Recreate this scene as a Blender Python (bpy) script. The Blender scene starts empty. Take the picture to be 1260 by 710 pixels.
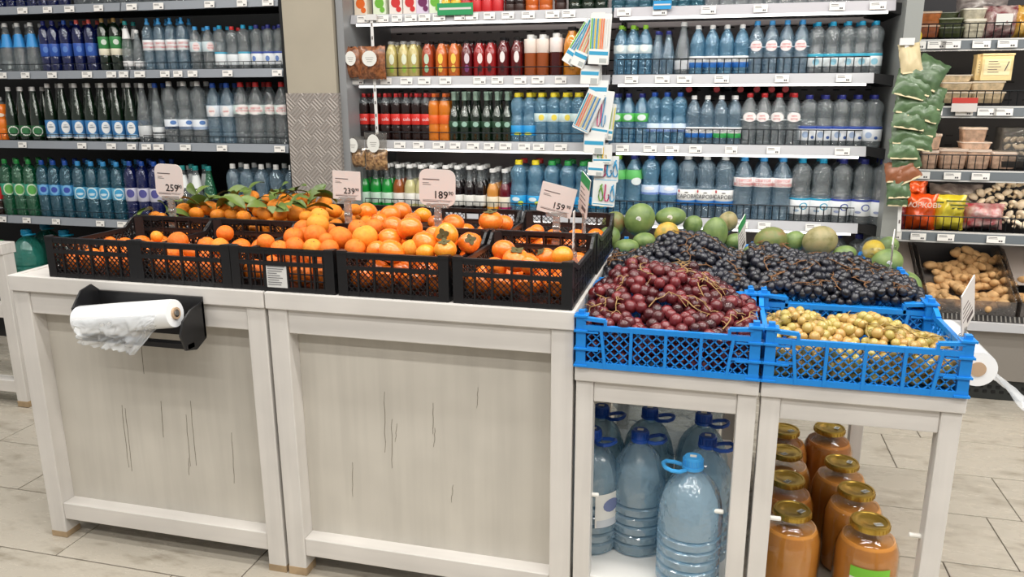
import bpy, bmesh, math, random
from mathutils import Vector, Matrix, noise
random.seed(11)
sc = bpy.context.scene
COL = sc.collection
R = math.radians
# ------------------------------------------------------------------ camera, world, lights, exposure
F = 962.7; PITCH, YAW, ROLL = R(14.265), R(14.296), R(-0.193)
EYE = Vector((0, 0, 1.53))
_f = Vector((-math.sin(YAW)*math.cos(PITCH), math.cos(YAW)*math.cos(PITCH), -math.sin(PITCH)))
_r = Vector((math.cos(YAW), math.sin(YAW), 0)); _u = _r.cross(_f)
_r, _u = _r*math.cos(ROLL)+_u*math.sin(ROLL), _u*math.cos(ROLL)-_r*math.sin(ROLL)
cam = bpy.data.objects.new('camera', bpy.data.cameras.new('camera')); COL.objects.link(cam)
cam.data.sensor_width = 36; cam.data.lens = 36*F/1260; cam.data.clip_start = .05
cam.matrix_world = Matrix(((_r.x, _u.x, -_f.x, 0), (_r.y, _u.y, -_f.y, 0), (_r.z, _u.z, -_f.z, EYE.z), (0, 0, 0, 1)))
sc.camera = cam
w = bpy.data.worlds.new('shop_air'); sc.world = w; w.use_nodes = True
w.node_tree.nodes['Background'].inputs[0].default_value = (1, .97, .93, 1)
w.node_tree.nodes['Background'].inputs[1].default_value = .42
def lamp(name, loc, sx, sy, power, col=(1, .97, .92)):
    l = bpy.data.lights.new(name, 'AREA'); l.shape = 'RECTANGLE'; l.size = sx; l.size_y = sy; l.energy = power; l.color = col
    o = bpy.data.objects.new(name, l); o.location = loc; COL.objects.link(o); return o
for x, pw in ((-3.3, 34), (-.4, 56), (2.5, 66)):   # rows of ceiling tube lights over the aisles
    for y in (-.9, .3, 1.5, 2.7):
        lamp('ceiling_light', (x, y, 3.5), 2.6, .13, pw)
sc.view_settings.view_transform = 'Standard'; sc.view_settings.look = 'None'
sc.view_settings.gamma = 1; sc.view_settings.exposure = -0.44; sc.view_settings.use_curve_mapping = False
sc.cycles.max_bounces = 10; sc.cycles.transparent_max_bounces = 16; sc.cycles.transmission_bounces = 8
sc.cycles.caustics_refractive = False; sc.cycles.caustics_reflective = False
# ------------------------------------------------------------------ helpers
def at(px, py, y=None, z=None, x=None):
    d = _f*F + _r*(px-630) - _u*(py-355)
    if y is not None: t = y/d.y
    elif z is not None: t = (z-EYE.z)/d.z
    else: t = x/d.x
    return EYE + d*t
def mpp(p):                                # metres per photo pixel at a point
    return (Vector(p)-EYE).dot(_f)/F
MATS = {}
def nodes(name):
    m = bpy.data.materials.new(name); m.use_nodes = True
    nt = m.node_tree; return m, nt, nt.nodes['Principled BSDF']
def srgb(c):
    return tuple(((v/255/12.92) if v/255 <= .04045 else ((v/255+.055)/1.055)**2.4) for v in c) + (1,)
def mat(name, c, rough=.5, metal=0, spec=.5, coat=0, noise_amt=0, nscale=20, bump=0, bscale=60, sss=0, c2=None, stretch=None, emit=0, alpha=1, trans=0):
    if name in MATS: return MATS[name]
    m, nt, b = nodes(name); L = nt.links.new
    b.inputs['Base Color'].default_value = srgb(c); b.inputs['Roughness'].default_value = rough
    b.inputs['Metallic'].default_value = metal; b.inputs['Specular IOR Level'].default_value = spec
    b.inputs['Coat Weight'].default_value = coat; b.inputs['Coat Roughness'].default_value = .08
    b.inputs['Alpha'].default_value = alpha; b.inputs['Transmission Weight'].default_value = trans
    if sss: b.inputs['Subsurface Weight'].default_value = sss; b.inputs['Subsurface Radius'].default_value = (.02, .008, .004)
    if emit: b.inputs['Emission Color'].default_value = srgb(c); b.inputs['Emission Strength'].default_value = emit
    if noise_amt or bump or c2:
        tc = nt.nodes.new('ShaderNodeTexCoord'); mp = nt.nodes.new('ShaderNodeMapping'); L(tc.outputs['Object'], mp.inputs[0])
        oi = nt.nodes.new('ShaderNodeObjectInfo'); L(oi.outputs['Random'], mp.inputs['Location'])
        if stretch: mp.inputs['Scale'].default_value = stretch
        if noise_amt or c2:
            n = nt.nodes.new('ShaderNodeTexNoise'); n.inputs['Scale'].default_value = nscale; n.inputs['Detail'].default_value = 4; L(mp.outputs[0], n.inputs['Vector'])
            rp = nt.nodes.new('ShaderNodeValToRGB'); L(n.outputs['Fac'], rp.inputs[0])
            a = srgb(c); d = srgb(c2) if c2 else tuple(max(0, v*(1-noise_amt)) for v in a[:3])+(1,)
            rp.color_ramp.elements[0].color = d; rp.color_ramp.elements[0].position = .35
            rp.color_ramp.elements[1].color = a; rp.color_ramp.elements[1].position = .65
            hs = nt.nodes.new('ShaderNodeHueSaturation'); L(rp.outputs[0], hs.inputs['Color'])
            mr = nt.nodes.new('ShaderNodeMapRange'); mr.inputs[3].default_value = .88; mr.inputs[4].default_value = 1.1
            L(oi.outputs['Random'], mr.inputs[0]); L(mr.outputs[0], hs.inputs['Value']); L(hs.outputs[0], b.inputs['Base Color'])
        if bump:
            n2 = nt.nodes.new('ShaderNodeTexNoise'); n2.inputs['Scale'].default_value = bscale; L(mp.outputs[0], n2.inputs['Vector'])
            bp = nt.nodes.new('ShaderNodeBump'); bp.inputs['Strength'].default_value = bump; bp.inputs['Distance'].default_value = .01
            L(n2.outputs['Fac'], bp.inputs['Height']); L(bp.outputs[0], b.inputs['Normal'])
    MATS[name] = m; return m
def pet(name, c, mix=.5, ior=1.3, rough=.03, body=.0, solid=None, bs=70, bst=.9):
    """clear plastic or glass: part lets light straight through, part refracts"""
    if name in MATS: return MATS[name]
    m, nt, b = nodes(name); L = nt.links.new
    out = nt.nodes['Material Output']
    g = nt.nodes.new('ShaderNodeBsdfGlass'); g.inputs['Color'].default_value = srgb(c); g.inputs['Roughness'].default_value = rough; g.inputs['IOR'].default_value = ior
    t = nt.nodes.new('ShaderNodeBsdfTransparent'); t.inputs['Color'].default_value = srgb(c)
    x = nt.nodes.new('ShaderNodeMixShader'); x.inputs[0].default_value = mix; L(t.outputs[0], x.inputs[1]); L(g.outputs[0], x.inputs[2])
    b.inputs['Base Color'].default_value = srgb(solid or c); b.inputs['Roughness'].default_value = .1; b.inputs['Specular IOR Level'].default_value = .8; b.inputs['Coat Weight'].default_value = .6; b.inputs['Coat Roughness'].default_value = .03
    y = nt.nodes.new('ShaderNodeMixShader'); y.inputs[0].default_value = body; L(x.outputs[0], y.inputs[1]); L(b.outputs[0], y.inputs[2])
    tc = nt.nodes.new('ShaderNodeTexCoord'); n = nt.nodes.new('ShaderNodeTexNoise'); n.inputs['Scale'].default_value = bs; L(tc.outputs['Object'], n.inputs['Vector'])
    bp = nt.nodes.new('ShaderNodeBump'); bp.inputs['Strength'].default_value = bst; bp.inputs['Distance'].default_value = .01
    L(n.outputs['Fac'], bp.inputs['Height']); L(bp.outputs[0], g.inputs['Normal']); L(bp.outputs[0], b.inputs['Normal'])
    fr = nt.nodes.new('ShaderNodeFresnel'); fr.inputs['IOR'].default_value = 1.75; L(bp.outputs[0], fr.inputs['Normal'])
    gs = nt.nodes.new('ShaderNodeBsdfGlossy'); gs.inputs['Roughness'].default_value = .05; L(bp.outputs[0], gs.inputs['Normal'])
    zz = nt.nodes.new('ShaderNodeMixShader'); ge = nt.nodes.new('ShaderNodeNewGeometry'); k1 = nt.nodes.new('ShaderNodeMath'); k1.operation = 'SUBTRACT'; k1.inputs[0].default_value = 1; L(ge.outputs['Backfacing'], k1.inputs[1]); k2 = nt.nodes.new('ShaderNodeMath'); k2.operation = 'MULTIPLY'; L(fr.outputs[0], k2.inputs[0]); L(k1.outputs[0], k2.inputs[1]); L(k2.outputs[0], zz.inputs[0]); L(y.outputs[0], zz.inputs[1]); L(gs.outputs[0], zz.inputs[2])
    L(zz.outputs[0], out.inputs[0]); MATS[name] = m; return m
class MB:
    def __init__(s): s.v = []; s.f = []; s.m = []
    def add(s, vs, fs, mi=0):
        n = len(s.v); s.v += [tuple(p) for p in vs]; s.f += [tuple(i+n for i in f) for f in fs]; s.m += [mi]*len(fs); return s
    def box(s, x0, x1, y0, y1, z0, z1, mi=0):
        return s.add([(x, y, z) for z in (z0, z1) for y in (y0, y1) for x in (x0, x1)],
                     [(0, 2, 3, 1), (4, 5, 7, 6), (0, 1, 5, 4), (2, 6, 7, 3), (0, 4, 6, 2), (1, 3, 7, 5)], mi)
    def bar(s, a, b, w, t, n=(0, 1, 0), mi=0):
        """a straight bar from a to b, w wide in the plane normal to n, t thick along n"""
        a = Vector(a); b = Vector(b); n = Vector(n).normalized(); d = b-a
        if d.length < 1e-6: return s
        q = d.cross(n).normalized()*(w/2); k = n*(t/2)
        return s.add([a-q-k, a+q-k, a+q+k, a-q+k, b-q-k, b+q-k, b+q+k, b-q+k],
                     [(0, 1, 2, 3), (7, 6, 5, 4), (0, 4, 5, 1), (1, 5, 6, 2), (2, 6, 7, 3), (3, 7, 4, 0)], mi)
    def tube(s, pts, r, seg=6, mi=0):
        pts = [Vector(p) for p in pts]; n = len(pts); vs = []; up = Vector((0, 0, 1))
        for i, p in enumerate(pts):
            d = (pts[min(i+1, n-1)]-pts[max(i-1, 0)]).normalized()
            a = d.cross(up)
            if a.length < .05: a = d.cross(Vector((1, 0, 0)))
            a.normalize(); b = d.cross(a); rr = r[i] if isinstance(r, (list, tuple)) else r
            vs += [p+a*math.cos(2*math.pi*k/seg)*rr+b*math.sin(2*math.pi*k/seg)*rr for k in range(seg)]
        fs = [(i*seg+k, i*seg+(k+1) % seg, (i+1)*seg+(k+1) % seg, (i+1)*seg+k) for i in range(n-1) for k in range(seg)]
        fs += [tuple(reversed(range(seg))), tuple((n-1)*seg+k for k in range(seg))]
        return s.add(vs, fs, mi)
    def lathe(s, prof, seg=14, mi=0, c=(0, 0, 0), sq=0, fac=None):
        vs = []
        for r, z in prof:
            for k in range(seg):
                a = 2*math.pi*k/seg; ca, sa = math.cos(a), math.sin(a)
                e = 1 if not sq else (1-sq)+sq/max(abs(ca), abs(sa))
                if fac: e *= fac(a, z)
                vs.append((c[0]+r*e*ca, c[1]+r*e*sa, c[2]+z))
        n = len(prof)
        fs = [(i*seg+k, i*seg+(k+1) % seg, (i+1)*seg+(k+1) % seg, (i+1)*seg+k) for i in range(n-1) for k in range(seg)]
        fs += [tuple(reversed(range(seg))), tuple((n-1)*seg+k for k in range(seg))]
        return s.add(vs, fs, mi)
    def ball(s, c, r, seg=12, rings=8, mi=0, rot=None, fn=None):
        if not isinstance(r, (tuple, list)): r = (r, r, r)
        vs = []
        for i in range(rings+1):
            p = math.pi*i/rings
            for k in range(seg):
                a = 2*math.pi*k/seg; q = Vector((math.sin(p)*math.cos(a), math.sin(p)*math.sin(a), -math.cos(p)))
                e = fn(q) if fn else 1
                q = Vector((q.x*r[0]*e, q.y*r[1]*e, q.z*r[2]*e))
                if rot: q = rot @ q
                vs.append(q+Vector(c))
        fs = [(i*seg+k, i*seg+(k+1) % seg, (i+1)*seg+(k+1) % seg, (i+1)*seg+k) for i in range(rings) for k in range(seg)]
        return s.add(vs, fs, mi)
    def prism(s, poly, y0, y1, mi=0):
        """a polygon given in x,z pushed from y0 to y1"""
        n = len(poly)
        return s.add([(x, y0, z) for x, z in poly]+[(x, y1, z) for x, z in poly],
                     [tuple(range(n)), tuple(reversed(range(n, 2*n)))]+[(k, k+n, (k+1) % n+n, (k+1) % n) for k in range(n)], mi)
    def wrap(s, R0, x0, x1, z0, z1, n=8, mi=0, c=(0, 0)):
        """a patch lying round a cylinder of radius R0, facing -y; x measured along the surface"""
        vs = []
        for z in (z0, z1):
            for i in range(n+1):
                a = (x0+(x1-x0)*i/n)/R0
                vs.append((c[0]+R0*math.sin(a), c[1]-R0*math.cos(a), z))
        return s.add(vs, [(i, i+1, n+2+i, n+1+i) for i in range(n)], mi)
    def wrap_disc(s, R0, cx, cz, rx, rz, n=14, mi=0):
        vs = []
        for q in (.34, .67, 1):
            for k in range(n):
                a = 2*math.pi*k/n; t = (cx+rx*q*math.cos(a))/R0
                vs.append((R0*math.sin(t), -R0*math.cos(t), cz+rz*q*math.sin(a)))
        return s.add(vs, [tuple(range(n))]+[(i*n+k, i*n+(k+1) % n, (i+1)*n+(k+1) % n, (i+1)*n+k) for i in range(2) for k in range(n)], mi)
    def mesh(s, name, mats, smooth=True, angle=40):
        me = bpy.data.meshes.new(name); me.from_pydata(s.v, [], s.f)
        for m in (mats if isinstance(mats, (list, tuple)) else [mats]): me.materials.append(m)
        me.polygons.foreach_set('material_index', s.m)
        me.polygons.foreach_set('use_smooth', [smooth]*len(s.f))
        me.update()
        bm = bmesh.new(); bm.from_mesh(me)
        bmesh.ops.remove_doubles(bm, verts=bm.verts, dist=1e-6); bmesh.ops.recalc_face_normals(bm, faces=bm.faces)
        bm.to_mesh(me); bm.free()
        if smooth: me.set_sharp_from_angle(angle=R(angle))
        return me
def put(name, me, parent=None, loc=(0, 0, 0), rot=(0, 0, 0), scale=(1, 1, 1)):
    o = bpy.data.objects.new(name, me); COL.objects.link(o)
    o.location = loc; o.rotation_euler = rot; o.scale = scale
    if parent: o.parent = parent
    return o
def tag(o, label, cat, group=None, kind=None):
    if label: o['label'] = label
    if cat: o['category'] = cat
    if group: o['group'] = group
    if kind: o['kind'] = kind
    return o
def thing(name, label, cat, loc=(0, 0, 0), rot=(0, 0, 0), group=None):
    o = put(name, None, None, loc, rot); o.empty_display_size = .05
    return tag(o, label, cat, group)
def structure(o): o['kind'] = 'structure'; return o
ORD = ['first', 'second', 'third', 'fourth', 'fifth', 'sixth', 'seventh', 'eighth', 'ninth', 'tenth', 'eleventh', 'twelfth', 'thirteenth', 'fourteenth', 'fifteenth',
       'sixteenth', 'seventeenth', 'eighteenth', 'nineteenth', 'twentieth'] + ['twenty-'+k for k in ('first', 'second', 'third', 'fourth', 'fifth', 'sixth', 'seventh', 'eighth', 'ninth')] + ['thirtieth']
_txt = {}
def text_mesh(st, size, m, wrapR=None, cx=0, cz=0, key=None, squash=1):
    """flat lettering in the x,z plane facing -y, or bent round a cylinder"""
    cu = bpy.data.curves.new('lettering', 'FONT'); cu.body = st; cu.size = size; cu.align_x = 'CENTER'; cu.align_y = 'CENTER'; cu.resolution_u = 2
    if wrapR is None: cu.offset = size*.012
    o = bpy.data.objects.new('lettering', cu); COL.objects.link(o)
    dg = bpy.context.evaluated_depsgraph_get(); ev = o.evaluated_get(dg); me = bpy.data.meshes.new_from_object(ev)
    bpy.data.objects.remove(o); bpy.data.curves.remove(cu)
    for v in me.vertices:
        x, z = v.co.x*squash+cx, v.co.y+cz
        if wrapR: v.co = (wrapR*math.sin(x/wrapR), -wrapR*math.cos(x/wrapR), z)
        else: v.co = (x, 0, z)
    me.materials.clear(); me.materials.append(m); return me
# ------------------------------------------------------------------ materials
WHITE = mat('white_paint', (238, 236, 232), .5)
INK = mat('black_ink', (22, 20, 22), .6)
CARD = mat('white_card', (219, 213, 209), .55)
def painted_wood(name, c, axis):
    m, nt, b = nodes(name); L = nt.links.new
    tc = nt.nodes.new('ShaderNodeTexCoord'); mp = nt.nodes.new('ShaderNodeMapping'); L(tc.outputs['Object'], mp.inputs[0])
    mp.inputs['Scale'].default_value = (30, 30, 1.6) if axis == 'z' else (1.6, 30, 30)
    n = nt.nodes.new('ShaderNodeTexNoise'); n.inputs['Scale'].default_value = 1; n.inputs['Detail'].default_value = 3; L(mp.outputs[0], n.inputs['Vector'])
    rp = nt.nodes.new('ShaderNodeValToRGB'); L(n.outputs['Fac'], rp.inputs[0])
    a = srgb(c); rp.color_ramp.elements[0].color = tuple(v*.92 for v in a[:3])+(1,); rp.color_ramp.elements[1].color = a
    rp.color_ramp.elements[0].position = .3; rp.color_ramp.elements[1].position = .6
    n3 = nt.nodes.new('ShaderNodeTexNoise'); n3.inputs['Scale'].default_value = 5; L(tc.outputs['Object'], n3.inputs['Vector'])
    mx = nt.nodes.new('ShaderNodeMix'); mx.data_type = 'RGBA'; mx.blend_type = 'MULTIPLY'; mx.inputs[0].default_value = .25
    L(rp.outputs[0], mx.inputs[6]); L(n3.outputs['Fac'], mx.inputs[7])
    L(mx.outputs[2], b.inputs['Base Color']); b.inputs['Roughness'].default_value = .45
    bp = nt.nodes.new('ShaderNodeBump'); bp.inputs['Strength'].default_value = .12; bp.inputs['Distance'].default_value = .004; L(n.outputs['Fac'], bp.inputs['Height']); L(bp.outputs[0], b.inputs['Normal'])
    MATS[name] = m; return m
WOOD_Z = painted_wood('painted_wood_upright', (228, 224, 219), 'z')
WOOD_X = painted_wood('painted_wood_rail', (230, 226, 221), 'x')
PANEL = painted_wood('painted_panel', (212, 207, 197), 'z')
CRACK = mat('crack_in_paint', (124, 116, 104), .8)
STAIN = mat('worn_bare_wood', (176, 152, 120), .7, noise_amt=.3)
SHELF_L = mat('grey_blue_shelf', (142, 148, 156), .45)
SHELF_W = mat('white_shelf', (186, 187, 191), .4)
BLACKMETAL = mat('black_metal', (22, 22, 24), .45)
WIRE = mat('dark_wire', (38, 42, 46), .35, metal=.6)
GREYPANEL = mat('grey_panel', (150, 152, 154), .4, metal=.2)
BACK_DARK = mat('black_back', (14, 15, 17), .6)
BACK_BROWN = mat('perforated_grey_back', (150, 142, 142), .5, metal=.1)
LED = mat('led_strip', (255, 252, 246), .5, emit=5)
BLKPL = mat('black_plastic', (26, 26, 28), .38, spec=.5)
BLUPL = mat('blue_plastic', (32, 132, 214), .32, spec=.5)
CLEARPL = pet('clear_plastic', (240, 244, 246), .35, 1.3)
# ------------------------------------------------------------------ floor of staggered tiles
def tile_mat():
    m, nt, b = nodes('beige_floor_tile'); L = nt.links.new
    tc = nt.nodes.new('ShaderNodeTexCoord'); oi = nt.nodes.new('ShaderNodeObjectInfo')
    ad = nt.nodes.new('ShaderNodeVectorMath'); L(tc.outputs['Object'], ad.inputs[0])
    cb = nt.nodes.new('ShaderNodeCombineXYZ'); ml = nt.nodes.new('ShaderNodeMath'); ml.operation = 'MULTIPLY'; ml.inputs[1].default_value = 40
    L(oi.outputs['Random'], ml.inputs[0]); L(ml.outputs[0], cb.inputs[0]); L(ml.outputs[0], cb.inputs[1]); L(cb.outputs[0], ad.inputs[1])
    mp = nt.nodes.new('ShaderNodeMapping'); mp.inputs['Scale'].default_value = (5, 13, 5); mp.inputs['Rotation'].default_value = (0, 0, .5); L(ad.outputs[0], mp.inputs[0])
    n = nt.nodes.new('ShaderNodeTexNoise'); n.inputs['Scale'].default_value = 1; n.inputs['Detail'].default_value = 6; n.inputs['Roughness'].default_value = .62; L(mp.outputs[0], n.inputs['Vector'])
    rp = nt.nodes.new('ShaderNodeValToRGB'); L(n.outputs['Fac'], rp.inputs[0])
    rp.color_ramp.elements[0].color = srgb((144, 135, 120)); rp.color_ramp.elements[0].position = .28
    rp.color_ramp.elements[1].color = srgb((184, 177, 164)); rp.color_ramp.elements[1].position = .46
    L(rp.outputs[0], b.inputs['Base Color'])
    mr = nt.nodes.new('ShaderNodeMapRange'); mr.inputs[3].default_value = .12; mr.inputs[4].default_value = .42; L(n.outputs['Fac'], mr.inputs[0]); L(mr.outputs[0], b.inputs['Roughness'])
    bp = nt.nodes.new('ShaderNodeBump'); bp.inputs['Strength'].default_value = .15; bp.inputs['Distance'].default_value = .004; L(n.outputs['Fac'], bp.inputs['Height']); L(bp.outputs[0], b.inputs['Normal'])
    return m
TILE = tile_mat()
floor = structure(put('floor', MB().box(-6.5, 3.5, -2.5, 5.2, -.06, -.004).mesh('floor', mat('dark_grout', (92, 84, 76), .9), False)))
TL, TW, G = .684, .3435, .0045
tm = MB(); _c = .0025
tm.add([(-TL/2+G/2, -TW/2+G/2, -.02), (TL/2-G/2, -TW/2+G/2, -.02), (TL/2-G/2, TW/2-G/2, -.02), (-TL/2+G/2, TW/2-G/2, -.02),
        (-TL/2+G/2, -TW/2+G/2, -.001), (TL/2-G/2, -TW/2+G/2, -.001), (TL/2-G/2, TW/2-G/2, -.001), (-TL/2+G/2, TW/2-G/2, -.001),
        (-TL/2+G/2+_c, -TW/2+G/2+_c, 0), (TL/2-G/2-_c, -TW/2+G/2+_c, 0), (TL/2-G/2-_c, TW/2-G/2-_c, 0), (-TL/2+G/2+_c, TW/2-G/2-_c, 0)],
       [(0, 1, 5, 4), (1, 2, 6, 5), (2, 3, 7, 6), (3, 0, 4, 7), (4, 5, 9, 8), (5, 6, 10, 9), (6, 7, 11, 10), (7, 4, 8, 11), (8, 9, 10, 11)])
tmesh = tm.mesh('tile', TILE, False)
OFF = {-3: .3, -2: .1, -1: .42, 0: -2.09, 1: .82, 2: 1.05, 3: -.2, 4: .817, 5: .3, 6: .55, 7: 0}
for k in range(-3, 8):
    y = 1.9+TW*(k+.5); o = OFF[k] % TL
    for i in range(-7, 4):
        put('tile', tmesh, floor, (i*TL+o+TL/2, y, random.uniform(-.0008, 0)))
structure(put('wall_back', MB().box(-6.5, 3.5, 5.05, 5.2, 0, 3.8).mesh('wall_back', mat('dim_wall', (120, 116, 110), .8), False)))
structure(put('ceiling', MB().box(-6.5, 3.5, -2.5, 5.2, 3.8, 3.9).mesh('ceiling', mat('white_ceiling', (215, 212, 205), .8), False)))
# ------------------------------------------------------------------ column with tread-plate guard
def tread():
    m, nt, b = nodes('tread_plate'); L = nt.links.new
    tc = nt.nodes.new('ShaderNodeTexCoord'); mp = nt.nodes.new('ShaderNodeMapping'); L(tc.outputs['Object'], mp.inputs[0])
    mp.inputs['Rotation'].default_value = (0, R(45), 0); mp.inputs['Scale'].default_value = (17, 17, 17)
    ck = nt.nodes.new('ShaderNodeTexChecker'); ck.inputs['Scale'].default_value = 1; L(mp.outputs[0], ck.inputs['Vector'])
    sx = nt.nodes.new('ShaderNodeSeparateXYZ'); L(mp.outputs[0], sx.inputs[0])
    def wav(o):
        a = nt.nodes.new('ShaderNodeMath'); a.operation = 'MULTIPLY'; a.inputs[1].default_value = math.pi*2*3.5; L(o, a.inputs[0])
        s = nt.nodes.new('ShaderNodeMath'); s.operation = 'SINE'; L(a.outputs[0], s.inputs[0]); return s.outputs[0]
    mx = nt.nodes.new('ShaderNodeMix'); L(ck.outputs['Fac'], mx.inputs[0]); L(wav(sx.outputs[0]), mx.inputs[2]); L(wav(sx.outputs[2]), mx.inputs[3])
    rp = nt.nodes.new('ShaderNodeValToRGB'); L(mx.outputs[0], rp.inputs[0]); rp.color_ramp.elements[0].color = srgb((164, 156, 150)); rp.color_ramp.elements[1].color = srgb((182, 175, 169))
    rp.color_ramp.elements[0].position = .45; rp.color_ramp.elements[1].position = .75
    L(rp.outputs[0], b.inputs['Base Color']); b.inputs['Metallic'].default_value = .35; b.inputs['Roughness'].default_value = .38
    bp = nt.nodes.new('ShaderNodeBump'); bp.inputs['Strength'].default_value = .35; bp.inputs['Distance'].default_value = .004; L(mx.outputs[0], bp.inputs['Height']); L(bp.outputs[0], b.inputs['Normal'])
    return m
col = structure(put('wall_column', MB().box(-2.255, -1.965, 3.94, 4.95, 0, 3.8).mesh('wall_column', mat('beige_column', (176, 168, 151), .7, noise_amt=.06, nscale=4), False)))
g = put('guard_plate', MB().box(-2.262, -1.955, 3.93, 4.5, 0, 1.515).mesh('guard_plate', tread(), False), col)
# ------------------------------------------------------------------ shelving
def lip(mb, x0, x1, y, z0, z1, mi=0):
    mb.add([(x0, y, z0), (x1, y, z0), (x1, y+.012, z1), (x0, y+.012, z1), (x0, y+.03, z0), (x1, y+.03, z0), (x1, y+.03, z1), (x0, y+.03, z1)],
           [(0, 1, 2, 3), (3, 2, 6, 7), (0, 4, 5, 1), (4, 7, 6, 5), (0, 3, 7, 4), (1, 5, 6, 2)], mi)
tagm = MB(); tagm.box(-.032, .032, -.002, 0, -.017, .017, 0)
for a in (-.026,): tagm.box(a, a+.03, -.0026, -.002, .008, .0105, 1)
tagm.box(-.026, .006, -.0026, -.002, .002, .004, 1); tagm.box(.010, .0155, -.0026, -.002, -.012, -.004, 1); tagm.box(.0175, .023, -.0026, -.002, -.012, -.004, 1)
TAGM = tagm.mesh('price_tag', [mat('tag_paper', (244, 242, 238), .5), mat('tag_print', (70, 68, 72), .6)], False)
def tags(pxs, py, y, z, where, sx=1):
    for i, p in enumerate(sorted(pxs)):
        o = put('price_tag', TAGM, None, (at(p, py, y=y).x, y, z), (R(-6), 0, 0), (sx*random.uniform(.9, 1.1), 1, 1))
        tag(o, f'{ORD[i]} white price tag from the left on {where}', 'price tag', 'shelf price tags')
def fence(name, x0, x1, y, z0, h, parent, n, r=.0022):
    mb = MB(); mb.tube([(x0, y+.03, z0), (x0, y, z0), (x0, y, z0+h), (x1, y, z0+h), (x1, y, z0)], r*1.3, 5)
    mb.tube([(x0, y, z0+.012), (x1, y, z0+.012)], r, 4)
    for i in range(1, n): mb.tube([(x0+(x1-x0)*i/n, y, z0), (x0+(x1-x0)*i/n, y, z0+h)], r, 4)
    return put(name, mb.mesh(name, WIRE), parent)
def shelf(parent, x0, x1, y, z, depth, m, lip_h=.045, led=False, th=.02):
    """board whose top is at z with a sloping price rail on its front edge"""
    s = put('shelf', MB().box(x0, x1, y+.02, y+depth, z-th, z).mesh('shelf', m if led else BLACKMETAL, False), parent)
    mb = MB(); lip(mb, x0, x1, y-.012, z-lip_h*.75, z+lip_h*.25); put('price_rail', mb.mesh('price_rail', m, False), s)
    if led: put('led_or_fill_strip', MB().box(x0+.03, x1-.03, y-.006, y+.012, z-lip_h*.75-.011, z-lip_h*.75-.001).mesh('led_or_fill_strip', LED, False), s)
    return s
# left cooler
YL = 3.98
lc = thing('bottle_cooler', 'dark open cooler of bottled water left of the beige column', 'cooler', (-3.5, 4.3, 0))
def P(name, mb, m, parent, smooth=False):
    me = mb.mesh(name, m, smooth); o = put(name, me, parent)
    if parent.location.length and parent.type == 'EMPTY': o.location = -parent.location
    return o
def sub(parent, root):     # children of shifted parts keep world coordinates
    return parent
P('back_panel', MB().box(-5.4, -2.27, 4.62, 4.66, .1, 2.6), BACK_DARK, lc)
P('side_panel', MB().box(-2.29, -2.262, 3.97, 4.66, .1, 2.6), BACK_DARK, lc)
P('base', MB().box(-5.4, -2.27, 3.86, 4.66, 0, .26), BLACKMETAL, lc)
def fixp(o, parent): o.location = -parent.location
BR = {1: 149, 2: 160, 3: 171, 4: None}
LZ = {1: 2.0, 2: 1.635, 3: 1.226, 4: .757}
LPY = {1: 8, 2: 91, 3: 180, 4: 272}
for k in LZ:
    if k < 4:
        xb = at(BR[k], LPY[k], y=YL).x
        spans = [(-5.2, xb-.005), (xb+.005, -2.295)]
    else: xb = at(10, 270, y=YL).x; spans = [(-5.2, xb-.005), (xb+.005, -2.295)]
    for a, b in spans:
        s = shelf(lc, a, b, YL, LZ[k], .5, SHELF_L, .045); s.location = -lc.location
        f = fence('wire_fence', a+.02, b-.02, YL+.02, LZ[k], .05 if k > 1 else .04, s, 46 if b-a > 1 else 24, .0016)
s = shelf(lc, -5.2, -2.295, YL-.08, .262, .6, SHELF_L, .05); s.location = -lc.location
tags([27, 58, 85, 121, 162, 195, 258, 298, 330], 8, YL-.016, 1.985, "the left cooler's top shelf")
tags([3, 31, 64, 107, 137, 152, 172, 203, 219, 237, 280, 341], 91, YL-.016, 1.622, "the left cooler's second shelf")
tags([28, 101, 137, 162, 180, 195, 228, 273, 344], 180, YL-.016, 1.213, "the left cooler's third shelf")
tags([3, 33, 69, 123, 150], 272, YL-.016, .745, "the left cooler's fourth shelf")
# lit wall unit between the column and the grey end post
YC = 4.05
mc = thing('drinks_shelving', 'white lit shelving of drinks between the column and the grey end post', 'shelving', (-.6, 4.4, 0))
XM = at(752, 100, y=YC).x
def perforated():
    mb = MB(); mb.box(-1.93, .80, 4.60, 4.64, .1, 2.6, 0)
    for z in [1.30+.055*i for i in range(26)]:
        for i in range(34):
            x = -1.88+.08*i; mb.box(x, x+.032, 4.598, 4.601, z, z+.006, 1)
    return mb.mesh('back_panel', [BACK_BROWN, BACK_DARK], False)
o = put('back_panel', perforated(), mc); o.location = -mc.location
for nm, x0, x1, y0, m in (('end_panel', -1.955, -1.915, 3.96, GREYPANEL), ('end_panel', .79, .86, 3.97, mat('grey_end_post', (150, 153, 150), .45, metal=.1)), ('upright', XM-.012, XM+.012, 4.52, BLACKMETAL)):
    P(nm, MB().box(x0, x1, y0, 4.64, .0, 2.6), m, mc)
P('base', MB().box(-1.91, .79, 4.0, 4.64, 0, .42), mat('dark_base', (70, 70, 72), .5), mc)
CZ = {1: 1.905, 2: 1.588, 3: 1.252, 4: .882}
for k in CZ:
    for a, b in ((-1.912, XM-.006), (XM+.006, .70 if k > 1 else .76)):
        s = shelf(mc, a, b, YC, CZ[k], .5, SHELF_W if a < -1 or k > 1 else mat('grey_shelf', (186, 184, 190), .4), .046, True); s.location = -mc.location
        if k > 1: fence('wire_fence', a+.02, b-.02, YC+.022, CZ[k], .055 if a < -1 else .085, s, 6 if a < -1 and k < 4 else 34)
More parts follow.
